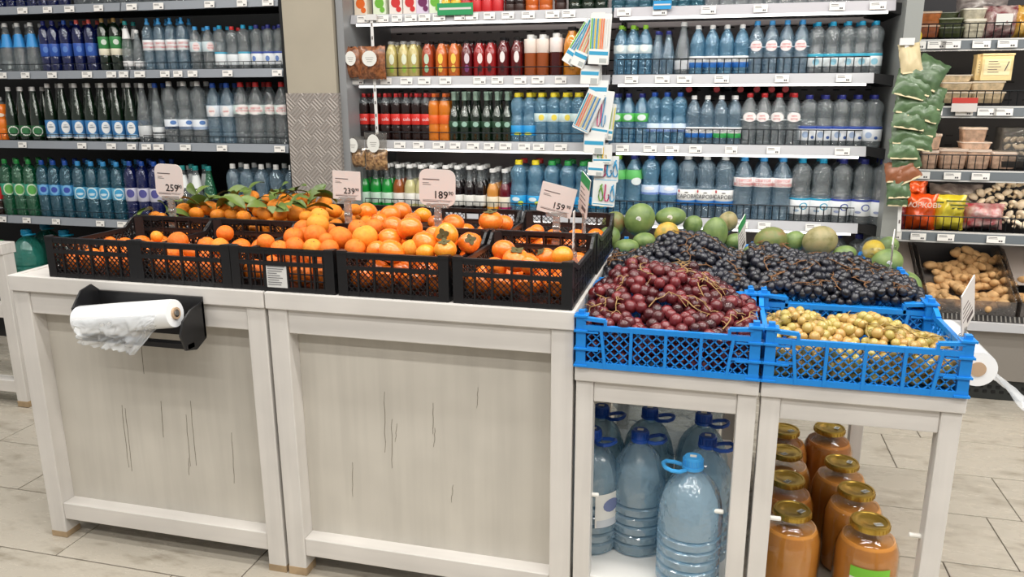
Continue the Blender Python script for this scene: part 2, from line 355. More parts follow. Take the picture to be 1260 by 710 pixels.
for k, py in ((1, 10), (2, 99), (3, 184), (4, 285)):   # shelf arms by the end post
    P('shelf_arm', MB().prism([(.70, CZ[k]-.03), (.79, CZ[k]-.05), (.79, CZ[k]+.0), (.70, CZ[k]+.01)], 4.07, 4.5), BLACKMETAL, mc)
s = shelf(mc, -1.91, .78, YC-.06, .50, .55, SHELF_W, .05); s.location = -mc.location
tags([446, 470, 488, 505, 522, 540, 566, 580, 602, 625, 650, 680, 700, 768, 812, 872, 936, 1030, 1080], 10, YC-.016, 1.893, "the lit shelving's top shelf")
tags([440, 475, 500, 522, 548, 590, 612, 640, 662, 690, 777, 815, 842, 888, 962, 1038], 98, YC-.016, 1.576, "the lit shelving's second shelf")
tags([492, 515, 540, 560, 582, 602, 622, 645, 663, 690, 766, 800, 827, 856, 900, 952, 1037], 180, YC-.016, 1.24, "the lit shelving's third shelf")
tags([912, 940, 1000], 283, YC-.016, .87, "the lit shelving's fourth shelf")
# open fridge for vegetables on the right
YR = 4.28
rc = thing('vegetable_fridge', 'open grey vegetable fridge right of the grey end post', 'fridge', (1.8, 4.4, 0))
P('back_panel', MB().box(.87, 3.2, 4.72, 4.76, .1, 2.6), mat('charcoal_back', (58, 57, 60), .5, metal=.2), rc)
mbp = MB()
for z in [1.42+.045*i for i in range(4)]+[1.75+.05*i for i in range(4)]+[1.18+.05*i for i in range(3)]+[.9+.05*i for i in range(3)]:
    for i in range(16): mbp.box(.95+.085*i, .985+.085*i, 4.716, 4.721, z, z+.008)
P('back_slots', mbp, BACK_DARK, rc)
P('base', MB().box(.88, 3.2, 4.17, 4.76, .11, .40), mat('taupe_fridge_front', (138, 133, 127), .4, metal=.2), rc)
kick = MB().box(.88, 3.2, 4.19, 4.7, .0, .11, 0)
for j, z in enumerate((.035, .06)):
    for i in range(50): kick.box(.9+.038*i+(.019 if j else 0), .918+.038*i+(.019 if j else 0), 4.186, 4.191, z, z+.014, 1)
o = put('kick_plate', kick.mesh('kick_plate', [mat('kick_black', (40, 43, 42), .5), mat('kick_hole', (8, 8, 8), .8)], False), rc); o.location = -rc.location
P('deck_rail', MB().box(.88, 3.2, 4.13, 4.16, .372, .412), SHELF_W, rc)
mbp = MB(); mbp.v = []; mbp.add([(.88, 4.16, .39), (3.2, 4.16, .39), (3.2, 4.20, .39), (.88, 4.20, .39), (.88, 4.16, .412), (3.2, 4.16, .412), (3.2, 4.20, .435), (.88, 4.20, .435)], [(0, 3, 2, 1), (4, 5, 6, 7), (0, 1, 5, 4), (2, 3, 7, 6), (1, 2, 6, 5), (0, 4, 7, 3)])
o = P('air_grille', mbp, BLACKMETAL, rc)
gl = MB()
for i in range(100): gl.bar((.9+.02*i, 4.163, .4145), (.906+.02*i, 4.197, .4345), .006, .004, (0, -.5, .86))
o = put('grille_slats', gl.mesh('grille_slats', mat('grille_grey', (120, 118, 114), .4), False), o)
P('deck', MB().box(.88, 3.2, 4.20, 4.72, .37, .405), BLACKMETAL, rc)
RZ = {1: 1.742, 2: 1.432, 3: 1.126, 4: .82}
SHELF_R = mat('pale_grey_rail', (200, 200, 198), .4); RINS = mat('slate_insert', (92, 100, 106), .5)
for k in RZ:
    s = shelf(rc, .875, 3.1, YR, RZ[k], .42, SHELF_R, .055); s.location = -rc.location
    mb = MB(); lip(mb, .95, 3.0, YR-.0135, RZ[k]-.033, RZ[k]+.007); put('rail_insert', mb.mesh('rail_insert', RINS, False), s)
    fence('wire_fence', .93, 3.05, YR+.03, RZ[k], .085, s, 60)
    put('led_or_fill_strip', MB().box(.9, 3.0, YR+.03, YR+.05, RZ[k]-.04, RZ[k]-.024).mesh('led_or_fill_strip', mat('fridge_fill_glow', (255, 240, 220), .5, emit=13), False), s)  # added fill strips under the fridge shelves, they lighten the goods below
tags([1128, 1153, 1170, 1208, 1240], 52, YR-.02, 1.729, "the vegetable fridge's top shelf", 1.25)
tags([1150, 1187, 1215, 1235], 133, YR-.02, 1.419, "the vegetable fridge's second shelf", 1.2)
tags([1133, 1172, 1207], 214, YR-.02, 1.113, "the vegetable fridge's third shelf", 1.2)
tags([1099, 1130, 1164, 1226], 290, YR-.02, .807, "the vegetable fridge's fourth shelf", 1.2)
# ------------------------------------------------------------------ white display desks
def bev(o, w=.003):
    b = o.modifiers.new('bevel', 'BEVEL'); b.width = w; b.segments = 2; b.limit_method = 'ANGLE'; return o
def desk(name, label, x0, x1, y0, y1, H, legw, panel=True, cap=.052, rail=.076, lower=True, shelf_z=None, rail_back=True, seed=0, side_panel=False):
    t = thing(name, label, 'display table', ((x0+x1)/2, (y0+y1)/2, 0)); c = Vector(((x0+x1)/2, (y0+y1)/2, 0)); rd = random.Random(seed)
    def part(nm, mb, m):
        o = put(nm, mb.mesh(nm, m, False), t, -c); return bev(o)
    part('table_top', MB().box(x0+.002, x1-.002, y0+.02, y1-.02, H-.03, H-.004), WOOD_X)
    part('edge_board', MB().box(x0, x1, y0-.008, y0+.02, H-cap, H), WOOD_X)
    part('edge_board', MB().box(x0, x1, y1-.02, y1+.008, H-cap, H), WOOD_X)
    for sx in (x0, x1-.022): part('edge_board', MB().box(sx, sx+.022, y0+.02, y1-.02, H-cap, H), WOOD_X)
    for lx in (x0+.003, x1-legw-.003):
        for ly in ((y0, y1-legw) if y1-y0 > .2 else (y0,)):
            l = part('leg', MB().box(lx, lx+legw, ly, ly+legw, 0, H-cap-.001), WOOD_Z)
            bev(put('worn_foot', MB().box(lx-.0008, lx+legw+.0008, ly-.0008, ly+legw+.0008, 0, rd.uniform(.018, .035)).mesh('worn_foot', STAIN, False), l), .001)
    a, b = x0+legw+.003, x1-legw-.003
    part('rail', MB().box(a, b, y0+.006, y0+.03, H-cap-rail, H-cap-.001), WOOD_X)
    part('rail', MB().box(a, b, y1-.03, y1-.006, H-cap-rail, H-cap-.001), WOOD_X)
    for lx in (x0+.012, x1-.036) if y1-y0 > .2 else (): part('side_rail', MB().box(lx, lx+.024, y0+legw, y1-legw, H-cap-rail, H-cap-.001), WOOD_X)
    if lower:
        part('lower_rail', MB().box(a, b, y0+.004, y0+.058, .072, .134), WOOD_X)
        for lx in (x0+.012, x1-.036) if y1-y0 > .2 else (): part('side_rail', MB().box(lx, lx+.024, y0+legw, y1-legw, .072, .134), WOOD_X)
    if panel:
        pn = part('panel', MB().box(a-.001, b+.001, y0+.055, y0+.065, .1, H-cap-.01), PANEL)
        for i in range(8):
            cx = rd.uniform(a+.05, b-.05); cz = rd.uniform(.25, H-.3); ln = rd.uniform(.06, .26); mb = MB(); pts = []
            for q in range(7): pts.append((cx+rd.uniform(-.0016, .0016)+q*.001, cz+ln*q/6))
            for q in range(6): mb.bar((pts[q][0], y0+.0546, pts[q][1]), (pts[q+1][0], y0+.0546, pts[q+1][1]), .0011 if 0 < q < 5 else .0007, .0012)
            k = put('crack', mb.mesh('crack', CRACK, False), pn)
        for lx in (x0+.025, x1-.033): part('side_panel', MB().box(lx, lx+.008, y0+legw, y1-legw, .1, H-cap-.01), PANEL)
    if shelf_z: part('shelf', MB().box(x0+.01, x1-.01, y0+.02, y1-.02, shelf_z-.02, shelf_z), WHITE); part('shelf_rail', MB().box(a, b, y0+.004, y0+.02, shelf_z-.06, shelf_z-.002), WOOD_X)
    return t, part
YF = 2.0; YB = 2.94
desk('display_table', 'white panelled display table with the black bag roll holder', -2.2, -1.271, YF, YB, .952, .062, seed=3)
desk('display_table', 'white panelled display table beside the open table of water bottles', -1.266, -.335, YF, YB, .952, .062, seed=5)
d3, p3 = desk('display_table', 'open white display table with large water bottles on its shelf', -.332, .150, YF, 3.12, .800, .048, panel=False, cap=.042, rail=.062, lower=False, shelf_z=.14)
d4, p4 = desk('display_table', 'open white display table over the jars of amber juice', .155, .634, YF, 3.12, .800, .048, panel=False, cap=.042, rail=.062, lower=False)
PEG = mat('white_peg', (236, 234, 228), .4)
for pr, x, s in ((p3, .085, -1), (p4, .206, 1), (p4, .585, -1)):
    pr('shelf_peg', MB().tube([(x, 2.03, .395), (x+s*.03, 2.03, .395)], .007, 8), PEG)
p3('shelf_peg', MB().tube([(-.285, 2.03, .40), (-.262, 2.03, .40)], .007, 8), PEG)
d5, p5 = desk('display_table', 'white open shelf table at the far left edge', -4.2, -3.235, 2.93, 2.995, .83, .062, panel=False, lower=True)
p5('shelf', MB().box(-4.19, -3.30, 2.95, 2.99, .50, .53), WHITE); p5('shelf_rail', MB().box(-4.13, -3.30, 2.935, 2.95, .46, .528), WOOD_X)
p5('shelf', MB().box(-4.19, -3.30, 2.99, 2.995, .11, .134), WHITE)
# ------------------------------------------------------------------ bottles
PROF = {
 'pet': [(.0, .0), (.7, .0), (.93, .015), (1, .05), (1, .10), (.92, .115), (1, .13), (1, .19), (.92, .205), (1, .22), (1, .28), (.965, .295), (.965, .56), (1, .575), (1, .64), (.96, .69), (.86, .755), (.68, .82), (.46, .875), (.33, .905), (.31, .94)],
 'round': [(0, 0), (.7, 0), (.94, .02), (1, .06), (1, .15), (.96, .165), (1, .18), (1, .30), (.97, .31), (.97, .58), (1, .6), (1, .69), (.96, .76), (.82, .83), (.58, .88), (.34, .91), (.31, .945)],
 'waist': [(0, 0), (.72, 0), (.95, .02), (1, .06), (1, .2), (.96, .215), (1, .23), (1, .46), (.9, .52), (.84, .57), (.92, .64), (1, .72), (.98, .79), (.82, .855), (.52, .9), (.33, .92), (.31, .95)],
 'cone': [(0, 0), (.75, 0), (.96, .015), (1, .05), (1, .42), (.96, .47), (.82, .58), (.64, .70), (.46, .82), (.36, .89), (.33, .95)],
 'glass': [(0, 0), (.8, 0), (.98, .015), (1, .04), (1, .46), (.94, .52), (.74, .60), (.52, .67), (.42, .73), (.38, .85), (.38, .92), (.42, .93), (.42, .955)],
 'juice': [(0, 0), (.8, 0), (.97, .02), (1, .05), (1, .60), (.97, .66), (.84, .76), (.62, .85), (.48, .89), (.46, .94)],
}
CAPC = {'white': (236, 236, 234), 'blue': (34, 84, 178), 'navy': (40, 48, 130), 'lightblue': (64, 160, 226), 'teal': (38, 150, 150), 'cyan': (30, 160, 205), 'green': (40, 150, 70), 'lime': (150, 210, 50),
        'red': (200, 42, 44), 'coral': (222, 92, 84), 'gold': (176, 142, 84), 'yellow': (238, 216, 40), 'orange': (230, 110, 40), 'black': (28, 26, 28), 'grey': (150, 150, 148)}
def capmat(c): return mat('cap_'+c, CAPC[c], .35)
BODY = {'clear': pet('pet_clear', (236, 242, 244), .25, 1.3, body=.17, solid=(206, 214, 218), bst=1.0), 'paleblue': pet('pet_pale_blue', (216, 232, 242), .25, 1.3, body=.21, solid=(176, 208, 228)),  # milky solid share in clear PET stands in for refracted aisle light
        'deepblue': pet('pet_deep_blue', (60, 90, 190), .4, 1.3, body=.45, solid=(20, 38, 110), bst=.3), 'green': pet('pet_green', (130, 210, 165), .3, 1.3, body=.38, solid=(36, 130, 92)), 'darkgreen': pet('glass_dark_green', (60, 120, 70), .4, 1.35, body=.5, solid=(18, 44, 24), bst=.12),
        'aqua': pet('pet_aqua', (130, 200, 214), .3, 1.3, body=.38, solid=(48, 120, 146)), 'azure': pet('pet_azure', (184, 222, 242), .25, 1.3, body=.36, solid=(128, 188, 220)), 'jugblue': pet('pet_jug_blue', (200, 230, 246), .25, 1.3, body=.33, solid=(200, 230, 246), bs=30, bst=.8), 'jugteal': pet('pet_jug_teal', (170, 226, 214), .25, 1.3, body=.4, solid=(70, 176, 160), bs=30, bst=.8)}
LIQ = {}
def liq(c):
    k = 'liquid_%d_%d_%d' % c
    if k not in LIQ: LIQ[k] = mat(k, c, .12, coat=.6, sss=.0)
    return LIQ[k]
def paper(c): return mat('print_%d_%d_%d' % c, c, .4)
KIND = {}
def kind(key, prof, r, h, body, cap, label=None, liquid=None, neck='clear', capstyle='plain', emblem=None, text=None, fill=.62, seg=14, second=None, sq=0):
    """meshes of one make of bottle: list of (part name, mesh); label = list of (z0, z1, colour) bands"""
    parts = []; pr = [(a*r, b*h) for a, b in PROF[prof]]
    if liquid:
        k = [i for i, (a, b) in enumerate(pr) if b <= fill*h][-1]; a0, z0 = pr[k]; a1, z1 = pr[min(k+1, len(pr)-1)]
        t = (fill*h-z0)/max(z1-z0, 1e-6); rm = a0+(a1-a0)*t; zm = fill*h
        parts.append(('body', MB().lathe(pr[:k+1]+[(rm, zm)], seg, sq=sq).mesh('body', liq(liquid))))
        if k+1 < len(pr): parts.append(('neck', MB().lathe([(rm*.99, zm+.0005)]+pr[k+1:], seg, sq=sq).mesh('neck', BODY[neck])))
    else:
        def fac(a, z):                   # moulded panels low down, petals round the shoulder
            t = z/h
            if prof == 'cone': return 1
            if .66 < t < .88: return 1-.05*(1-math.cos(7*a+9*t))*math.sin(math.pi*(t-.66)/.22)
            if .05 < t < .30: return 1-.025*(1-math.cos(9*a))
            return 1
        pr2 = []
        for (a0, z0), (a1, z1) in zip(pr, pr[1:]):
            pr2.append((a0, z0))
            if z1-z0 > .05*h and not .3*h < z0 < .5*h: pr2.append(((a0+a1)/2, (z0+z1)/2))
        parts.append(('body', MB().lathe(pr2+[pr[-1]], 28 if prof != 'cone' else seg, sq=sq, fac=fac).mesh('body', BODY[body], True, 30)))
    rn = pr[-1][0]; zt = pr[-1][1]
    cb = MB()
    if capstyle == 'plain':
        cb.lathe([(rn*1.22, h*.925), (rn*1.22, h*.94), (rn*1.12, h*.942), (rn*1.16, h*.948), (rn*1.16, h*.99), (rn*1.02, h)], 12)
    elif capstyle == 'sport':
        cb.lathe([(rn*1.3, h*.915), (rn*1.3, h*.95), (rn*.95, h*.965), (rn*.8, h*.985), (rn*.95, h*1.02), (rn*.8, h*1.035), (rn*.5, h*1.04)], 12)
    elif capstyle == 'flip':
        cb.lathe([(rn*1.45, h*.915), (rn*1.45, h*.965), (rn*1.2, h*.985)], 12); cb.box(-rn*1.2, rn*1.2, -rn*1.0, rn*2.2, h*.975, h*1.0)
    elif capstyle == 'crown':
        cb.lathe([(rn*1.2, h*.915), (rn*1.32, h*.92), (rn*1.25, h*.985), (rn*1.0, h)], 12)
    elif capstyle == 'foil':
        cb.lathe([(rn*1.08, h*.82), (rn*1.0, h*.88), (rn*1.05, h*.95), (rn*1.2, h*.955), (rn*1.15, h*.985), (rn*.8, h*.992)], 12)
    elif capstyle == 'sleeve':
        cb.lathe([(rn*1.6, h*.86), (rn*1.3, h*.9), (rn*1.25, h*1.0), (rn*.8, h*1.0)], 12)
    parts.append(('cap', cb.mesh('cap', capmat(cap) if cap in CAPC else cap)))
    if label:
        ms = []; lb = MB(); rr = r*1.014; seg = 28 if not sq else seg
        def mi(c):
            m = paper(c)
            if m not in ms: ms.append(m)
            return ms.index(m)
        for z0, z1, c in label:
            if z0 > .6 or (prof == 'cone' and z0 > .45):   # follows the shoulder
                q = [(interp(pr, z0*h+(z1-z0)*h*i/4)*1.02, z0*h+(z1-z0)*h*i/4) for i in range(5)]
            else: q = [(rr*.985, z0*h), (rr, z0*h+.001), (rr, z1*h-.001), (rr*.985, z1*h)]
            n = len(q); vs = [(a*math.cos(2*math.pi*k/seg)*(1 if not sq else (1-sq)+sq/max(abs(math.cos(2*math.pi*k/seg)), abs(math.sin(2*math.pi*k/seg)))),
                               a*math.sin(2*math.pi*k/seg)*(1 if not sq else (1-sq)+sq/max(abs(math.cos(2*math.pi*k/seg)), abs(math.sin(2*math.pi*k/seg)))), z) for a, z in q for k in range(seg)]
            lb.add(vs, [(i*seg+k, i*seg+(k+1) % seg, (i+1)*seg+(k+1) % seg, (i+1)*seg+k) for i in range(n-1) for k in range(seg)], mi(c))
        re = rr*(1.012 if not sq else 1.03)
        for e in (emblem or []):
            cx, cz, ex, ez, c = e; lb.wrap_disc(re, cx*r, cz*h, ex*r, ez*h, 14, mi(c)); re += .0006
        parts.append(('label', lb.mesh('label', ms)))
        for tx in (text or []):
            st, size, cx, cz, c = tx
            parts.append(('lettering', text_mesh(st, size*h, paper(c), re+.0006, cx*r, cz*h)))
    KIND[key] = (parts, r, h); return key
def interp(pr, z):
    for (a0, z0), (a1, z1) in zip(pr, pr[1:]):
        if z0 <= z <= z1 and z1 > z0: return a0+(a1-a0)*(z-z0)/(z1-z0)
    return pr[-1][0]
def bottle(key, loc, label, group=None, rz=None, full=True, tilt=(0, 0), name='bottle', cat='bottle'):
    t = thing(name, label, cat, loc, (tilt[0], tilt[1], math.atan2(-loc[0], loc[1])*.75+random.uniform(-.2, .2) if rz is None else rz), group)
    for nm, me in KIND[key][0]:
        if not full and nm in ('lettering',): continue
        put(nm, me, t)
    return t
REAR = []
def run(key, pxs, py, y, z, desc, where, back=1, rz=None, dy=None, rank=True, maxw=.93):
    xs = [at(p, py, y=y).x for p in pxs]; r = KIND[key][1]
    for i, x in enumerate(xs):
        lab = (f'{desc}, {where}' if len(xs) == 1 else f'{ORD[i]} {desc} from the left, {where}')
        bottle(key, (x, y, z), lab, desc+', '+where, rz)
    for k in range(1, back+1):
        for i, x in enumerate(xs):
            REAR.append((key, Matrix.Translation((x+random.uniform(-.006, .006), y+k*r*2.08, z)) @ Matrix.Rotation(random.uniform(-.3, .3), 4, 'Z')))
WH = (236, 238, 240); RED = (206, 62, 66)
# makes of bottle, left cooler
kind('slim_sky', 'cone', .038, 0.292, 'clear', 'white', [(.52, .78, (58, 150, 220))], emblem=None)
for k, c in (('n', 'navy'), ('b', 'blue'), ('c', 'coral')):
    kind('deep_'+k, 'round', .033, .298, 'deepblue', c, [(.32, .56, (44, 84, 170))], emblem=[(0, .45, .45, .06, (90, 130, 200))])
kind('deep_w', 'round', .033, 0.298, 'deepblue', 'blue', [(.32, .56, (44, 84, 170))], emblem=[(-.1, .45, .6, .075, (220, 220, 226))])
kind('herb', 'round', .032, 0.304, 'darkgreen', 'gold', [(.44, .66, (62, 138, 78)), (.32, .44, (232, 226, 204))], emblem=[(.1, .56, .5, .05, (214, 226, 214))])
kind('neckwhite', 'cone', .032, .285, 'clear', 'teal', [(.66, .86, (238, 238, 238)), (.12, .22, (226, 226, 226))])
kind('small_clear', 'cone', .03, .235, 'clear', 'white', [(.14, .26, (226, 226, 226))])
kind('sport_l', 'round', .033, 0.285, 'paleblue', 'lightblue', [(.42, .62, (232, 236, 238))], capstyle='sport', text=[('святой\nисточник', .07, 0, .52, RED)])
kind('oval_blue', 'pet', .036, 0.245, 'clear', 'lightblue', [(.44, .66, (206, 222, 228))], emblem=[(.2, .55, .62, .1, (240, 226, 226))], text=[('saint\nspring', .055, .2, .55, RED)])
kind('arctic_cyan', 'waist', .036, 0.247, 'clear', 'cyan', [(.14, .38, (232, 238, 240)), (.38, .42, (70, 170, 205))])
kind('arctic_red', 'waist', .036, .24, 'clear', 'red', [(.14, .38, (226, 232, 236))])
kind('arctic_navy', 'waist', .036, 0.245, 'clear', 'navy', [(.14, .38, (232, 236, 240)), (.38, .42, (56, 84, 170))], emblem=[(-.4, .27, .35, .06, (110, 140, 200))])
kind('orange_soda', 'round', .045, .27, None, 'white', [(.3, .5, (240, 128, 40))], liquid=(232, 120, 34), fill=.84, emblem=[(.1, .6, .5, .04, (240, 220, 200))])
kind('oval_green', 'cone', .037, 0.33, 'darkgreen', 'white', [(.1, .3, (36, 92, 54))], emblem=[(0, .2, .85, .09, (232, 236, 226)), (0, .2, .68, .068, (52, 116, 70))])
kind('borj', 'cone', .039, 0.35, 'darkgreen', 'white', [(.10, .38, (58, 126, 186)), (.075, .10, (232, 234, 236))], emblem=[(.2, .13, .8, .03, (150, 186, 214)), (.0, .26, .62, .10, (236, 238, 238)), (.0, .265, .42, .012, (140, 150, 158)), (.0, .30, .25, .007, (160, 168, 174))])
kind('tall_clear', 'cone', .04, 0.348, 'clear', 'white', [(.12, .30, (206, 210, 212))])
kind('tall_blue', 'cone', .036, 0.348, 'clear', 'blue', [(.1, .28, (222, 226, 228)), (.16, .2, (70, 76, 86))])
kind('waist_white', 'waist', .045, 0.356, 'clear', 'white', [(.24, .4, (226, 232, 240)), (.24, .29, (120, 150, 190))], emblem=[(.4, .35, .4, .035, (90, 130, 190))])
kind('pet_blue_l', 'pet', .044, 0.346, 'paleblue', 'blue', [(.46, .64, (214, 222, 230))], emblem=[(-.4, .55, .5, .08, (240, 236, 236))], text=[('saint', .05, -.4, .55, RED)])
kind('pet_red_l', 'pet', .047, 0.35, 'clear', 'red', [(.50, .64, (206, 224, 220))], emblem=[(0, .57, .98, .082, (244, 240, 238))], text=[('СВЯТОЙ\nИСТОЧНИК', .042, 0, .57, RED)])
kind('cola_l', 'round', .05, .33, None, 'red', [(.32, .56, (204, 40, 44))], liquid=(36, 20, 18), fill=.82)
kind('aqua_green', 'round', .041, 0.358, 'green', 'green', [(.38, .58, (60, 160, 130))], emblem=[(.15, .48, .78, .105, (206, 226, 200)), (.15, .48, .6, .08, (96, 170, 84))])
kind('aqua_blue', 'round', .041, 0.356, 'aqua', 'blue', [(.40, .58, (70, 150, 210))], emblem=[(-.2, .5, .7, .09, (120, 180, 226)), (-.2, .5, .45, .05, (60, 80, 170))])
kind('aqua_sky', 'round', .042, 0.355, 'aqua', 'lightblue', [(.36, .56, (96, 176, 214))], emblem=[(-.1, .46, .8, .105, (206, 230, 238)), (-.1, .46, .62, .08, (66, 160, 208)), (-.1, .45, .5, .015, (206, 228, 238)), (-.1, .43, .4, .008, (206, 228, 238))])
kind('aqua_navy', 'round', .041, 0.363, 'deepblue', 'blue', [(.34, .56, (196, 196, 214))], emblem=[(0, .47, .6, .07, (84, 84, 150))])
kind('cone_teal', 'cone', .043, 0.343, 'clear', 'teal', [(.62, .84, (232, 236, 236))])
kind('cone_teal2', 'cone', .043, 0.343, 'green', 'teal')
kind('cone_grey', 'cone', .038, 0.335, 'clear', 'grey')
kind('mid_waist', 'waist', .043, 0.36, 'paleblue', 'white')
Y1 = YL+.075
T1, T2, T3, T4 = "left cooler's top shelf", "left cooler's second shelf", "left cooler's third shelf", "left cooler's fourth shelf"
run('deep_b', [2+13*i for i in range(7)], 5, Y1, LZ[1], 'dark blue bottle base', T1, 0)
run('waist_white', [102+17*i for i in range(15)], 5, Y1, LZ[1], 'clear water bottle base', T1, 0)
a = LZ[2]
run('slim_sky', [-4, 10, 25, 41], 60, Y1, a, 'white-capped bottle with sky blue neck', T2)
run('deep_n', [57, 68], 60, Y1, a, 'navy-capped dark blue bottle', T2); run('deep_b', [82.5], 60, Y1, a, 'blue-capped dark blue bottle', T2); run('deep_c', [98, 113], 60, Y1, a, 'coral-capped dark blue bottle', T2)
run('herb', [129, 143.5], 60, Y1, a, 'gold-capped green herbal water bottle', T2)
run('neckwhite', [157], 60, Y1, a, 'teal-capped bottle with white paper neck', T2); run('small_clear', [170], 60, Y1, a, 'short white-capped clear bottle', T2)
run('sport_l', [184, 198, 212, 226], 60, Y1, a, 'sport-capped water bottle with red lettering', T2)
run('oval_blue', [242, 257.5], 60, Y1, a, 'light blue capped bottle with oval label', T2)
run('arctic_cyan', [272], 60, Y1, a, 'cyan-capped waisted bottle beside oval labels', T2); run('arctic_red', [287], 60, Y1, a, 'short red-capped clear bottle', T2); run('arctic_cyan', [301], 60, Y1, a, 'cyan-capped waisted bottle beside navy caps', T2)
run('arctic_navy', [317, 331.5, 345.5], 60, Y1, a, 'navy-capped waisted bottle', T2)
a = LZ[3]
run('orange_soda', [2], 145, Y1, a, 'orange soda bottle', T3, 0)
run('oval_green', [15, 30, 45], 145, Y1, a, 'dark green bottle with green oval', T3)
run('borj', [63.5, 80, 96.5, 113, 129, 145.5, 162], 145, Y1, a, 'green bottle with blue and white label', T3)
run('tall_clear', [178], 145, Y1, a, 'white-capped tapering clear bottle', T3); run('tall_blue', [194.5], 145, Y1, a, 'blue-capped tapering clear bottle', T3)
run('waist_white', [212, 229.5, 246.5], 145, Y1, a, 'white-capped hourglass bottle with snowy label', T3)
run('pet_blue_l', [265, 282], 145, Y1, a, 'blue-capped ribbed water bottle', T3)
run('pet_red_l', [299, 317.5, 349], 145, Y1, a, 'red-capped bottle with white oval label', T3); run('pet_red_l', [334], 145, Y1+.05, a, 'red-capped bottle set back in a gap', T3, 0)
a = LZ[4]
run('cola_l', [-2], 235, Y1, a, 'dark cola bottle at the left edge', T4, 0)
run('aqua_green', [11, 26, 40], 235, Y1, a, 'green-capped green water bottle', T4, 2)
run('aqua_blue', [56, 70, 84.5], 235, Y1, a, 'blue-capped aqua water bottle', T4, 2)
run('aqua_sky', [100, 116, 131, 147], 235, Y1, a, 'pale-capped water bottle with round blue label', T4, 2)
run('aqua_navy', [163, 178, 193], 235, Y1, a, 'blue-capped dark blue water bottle', T4, 2)
run('cone_teal', [226, 242], 225, Y1, a, 'teal-capped bottle with white neck', T4); run('cone_grey', [234], 225, Y1+.09, a, 'grey-capped tapering bottle', T4, 0); run('cone_teal2', [258], 225, Y1, a, 'teal-capped greenish tapering bottle', T4, 0)
run('mid_waist', [288, 305, 323, 341, 360], 225, Y1, a, 'white-capped round-shouldered bottle', T4)
# five-litre jugs
def jug(key, body, cap, r=.098, h=.40):
    pr = [(0, 0), (.8, 0), (.95, .015), (1, .04), (1, .09), (.91, .105), (1, .12), (1, .17), (.91, .185), (1, .2), (1, .25), (.91, .265), (1, .28), (1, .33), (.91, .345), (1, .36), (1, .41), (.91, .425), (1, .44), (1, .56), (.97, .63), (.88, .72), (.70, .80), (.46, .86), (.27, .885), (.24, .92)]
    parts = [('body', MB().lathe([(a*r, b*h) for a, b in pr], 32, fac=lambda a, z: 1-(.03*(1-math.cos(8*a)) if z > .56*h else .012*(1-math.cos(12*a)))).mesh('body', BODY[body], True, 25))]
    c = MB(); c.lathe([(.29*r, .905*h), (.33*r, .91*h), (.33*r, .93*h), (.29*r, .935*h), (.29*r, .985*h), (.26*r, h)], 18)
    for i in range(18): a = 2*math.pi*i/18; c.bar((.292*r*math.cos(a), .292*r*math.sin(a), .94*h), (.292*r*math.cos(a), .292*r*math.sin(a), .985*h), .003, .004, (math.cos(a), math.sin(a), 0))
    parts.append(('cap', c.mesh('cap', capmat(cap))))
    hd = MB(); pts = [(-.3*r, 0, .915*h)]
    for i in range(9): a = math.pi*(.62+.76*i/8); pts.append((-.62*r+.33*r*math.cos(a+0)*1.0, .34*r*math.sin(a), .925*h))
    pts = [(-.28*r, .2*r, .915*h), (-.5*r, .33*r, .92*h), (-.75*r, .32*r, .93*h), (-.88*r, .17*r, .935*h), (-.9*r, 0, .935*h), (-.88*r, -.17*r, .935*h), (-.75*r, -.32*r, .93*h), (-.5*r, -.33*r, .92*h), (-.28*r, -.2*r, .915*h)]
    hd.tube(pts, .006, 8); parts.append(('handle', hd.mesh('handle', capmat(cap))))
    KIND[key] = (parts, r, h)
jug('jug_green', 'jugteal', 'cyan'); jug('jug_blue', 'jugblue', 'blue', .085, .39); jug('jug_bright', 'jugblue', 'lightblue', .092, .39)
T5 = "left cooler's bottom deck"
kind('pet_green_low', 'pet', .05, .33, 'green', 'green', [(.2, .45, (70, 180, 80))])
run('jug_green', [36], 310, 4.08, .264, 'front green water jug with teal handle', T5, 0, rz=2.6); run('jug_green', [82], 310, 4.12, .264, 'green water jug half hidden by the first crate', T5, 0, rz=2.6); run('jug_green', [60], 310, 4.30, .264, 'rear green water jug', T5, 0, rz=2.6)
run('pet_green_low', [3], 310, 4.03, .264, 'small green-capped bottle beside the green jugs', T5, 0)
# makes of bottle, lit shelving
PK = (206, 70, 84)
def carton(key, wd, dp, h, c1, c2, c3):
    b = MB().box(-wd/2, wd/2, -dp/2, dp/2, 0, h*.5, 0).box(-wd/2, wd/2, -dp/2, dp/2, h*.5, h, 1)
    f = MB(); n = 16
    f.add([(math.cos(2*math.pi*k/n)*wd*.36, -dp/2-.001, h*.3+math.sin(2*math.pi*k/n)*wd*.36) for k in range(n)], [tuple(range(n))])
    f.add([(math.cos(2*math.pi*k/n)*wd*.2+wd*.22, -dp/2-.0015, h*.16+math.sin(2*math.pi*k/n)*wd*.2) for k in range(n)], [tuple(range(n))])
    KIND[key] = ([('body', b.mesh('body', [paper(c1), paper(c2)], False)), ('fruit_print', f.mesh('fruit_print', paper(c3), False)), ('cap', MB().lathe([(.014, h), (.014, h+.02), (.012, h+.022)], 12).mesh('cap', capmat('white')))], wd/2, h)
carton('carton_green', .072, .07, .24, (226, 236, 210), (70, 150, 60), (110, 180, 60)); carton('carton_orange', .072, .07, .24, (240, 226, 206), (214, 90, 50), (232, 110, 40))
carton('carton_red', .072, .07, .24, (236, 228, 220), (150, 40, 60), (206, 50, 50)); carton('carton_purple', .072, .07, .24, (220, 206, 226), (90, 40, 110), (110, 40, 90))
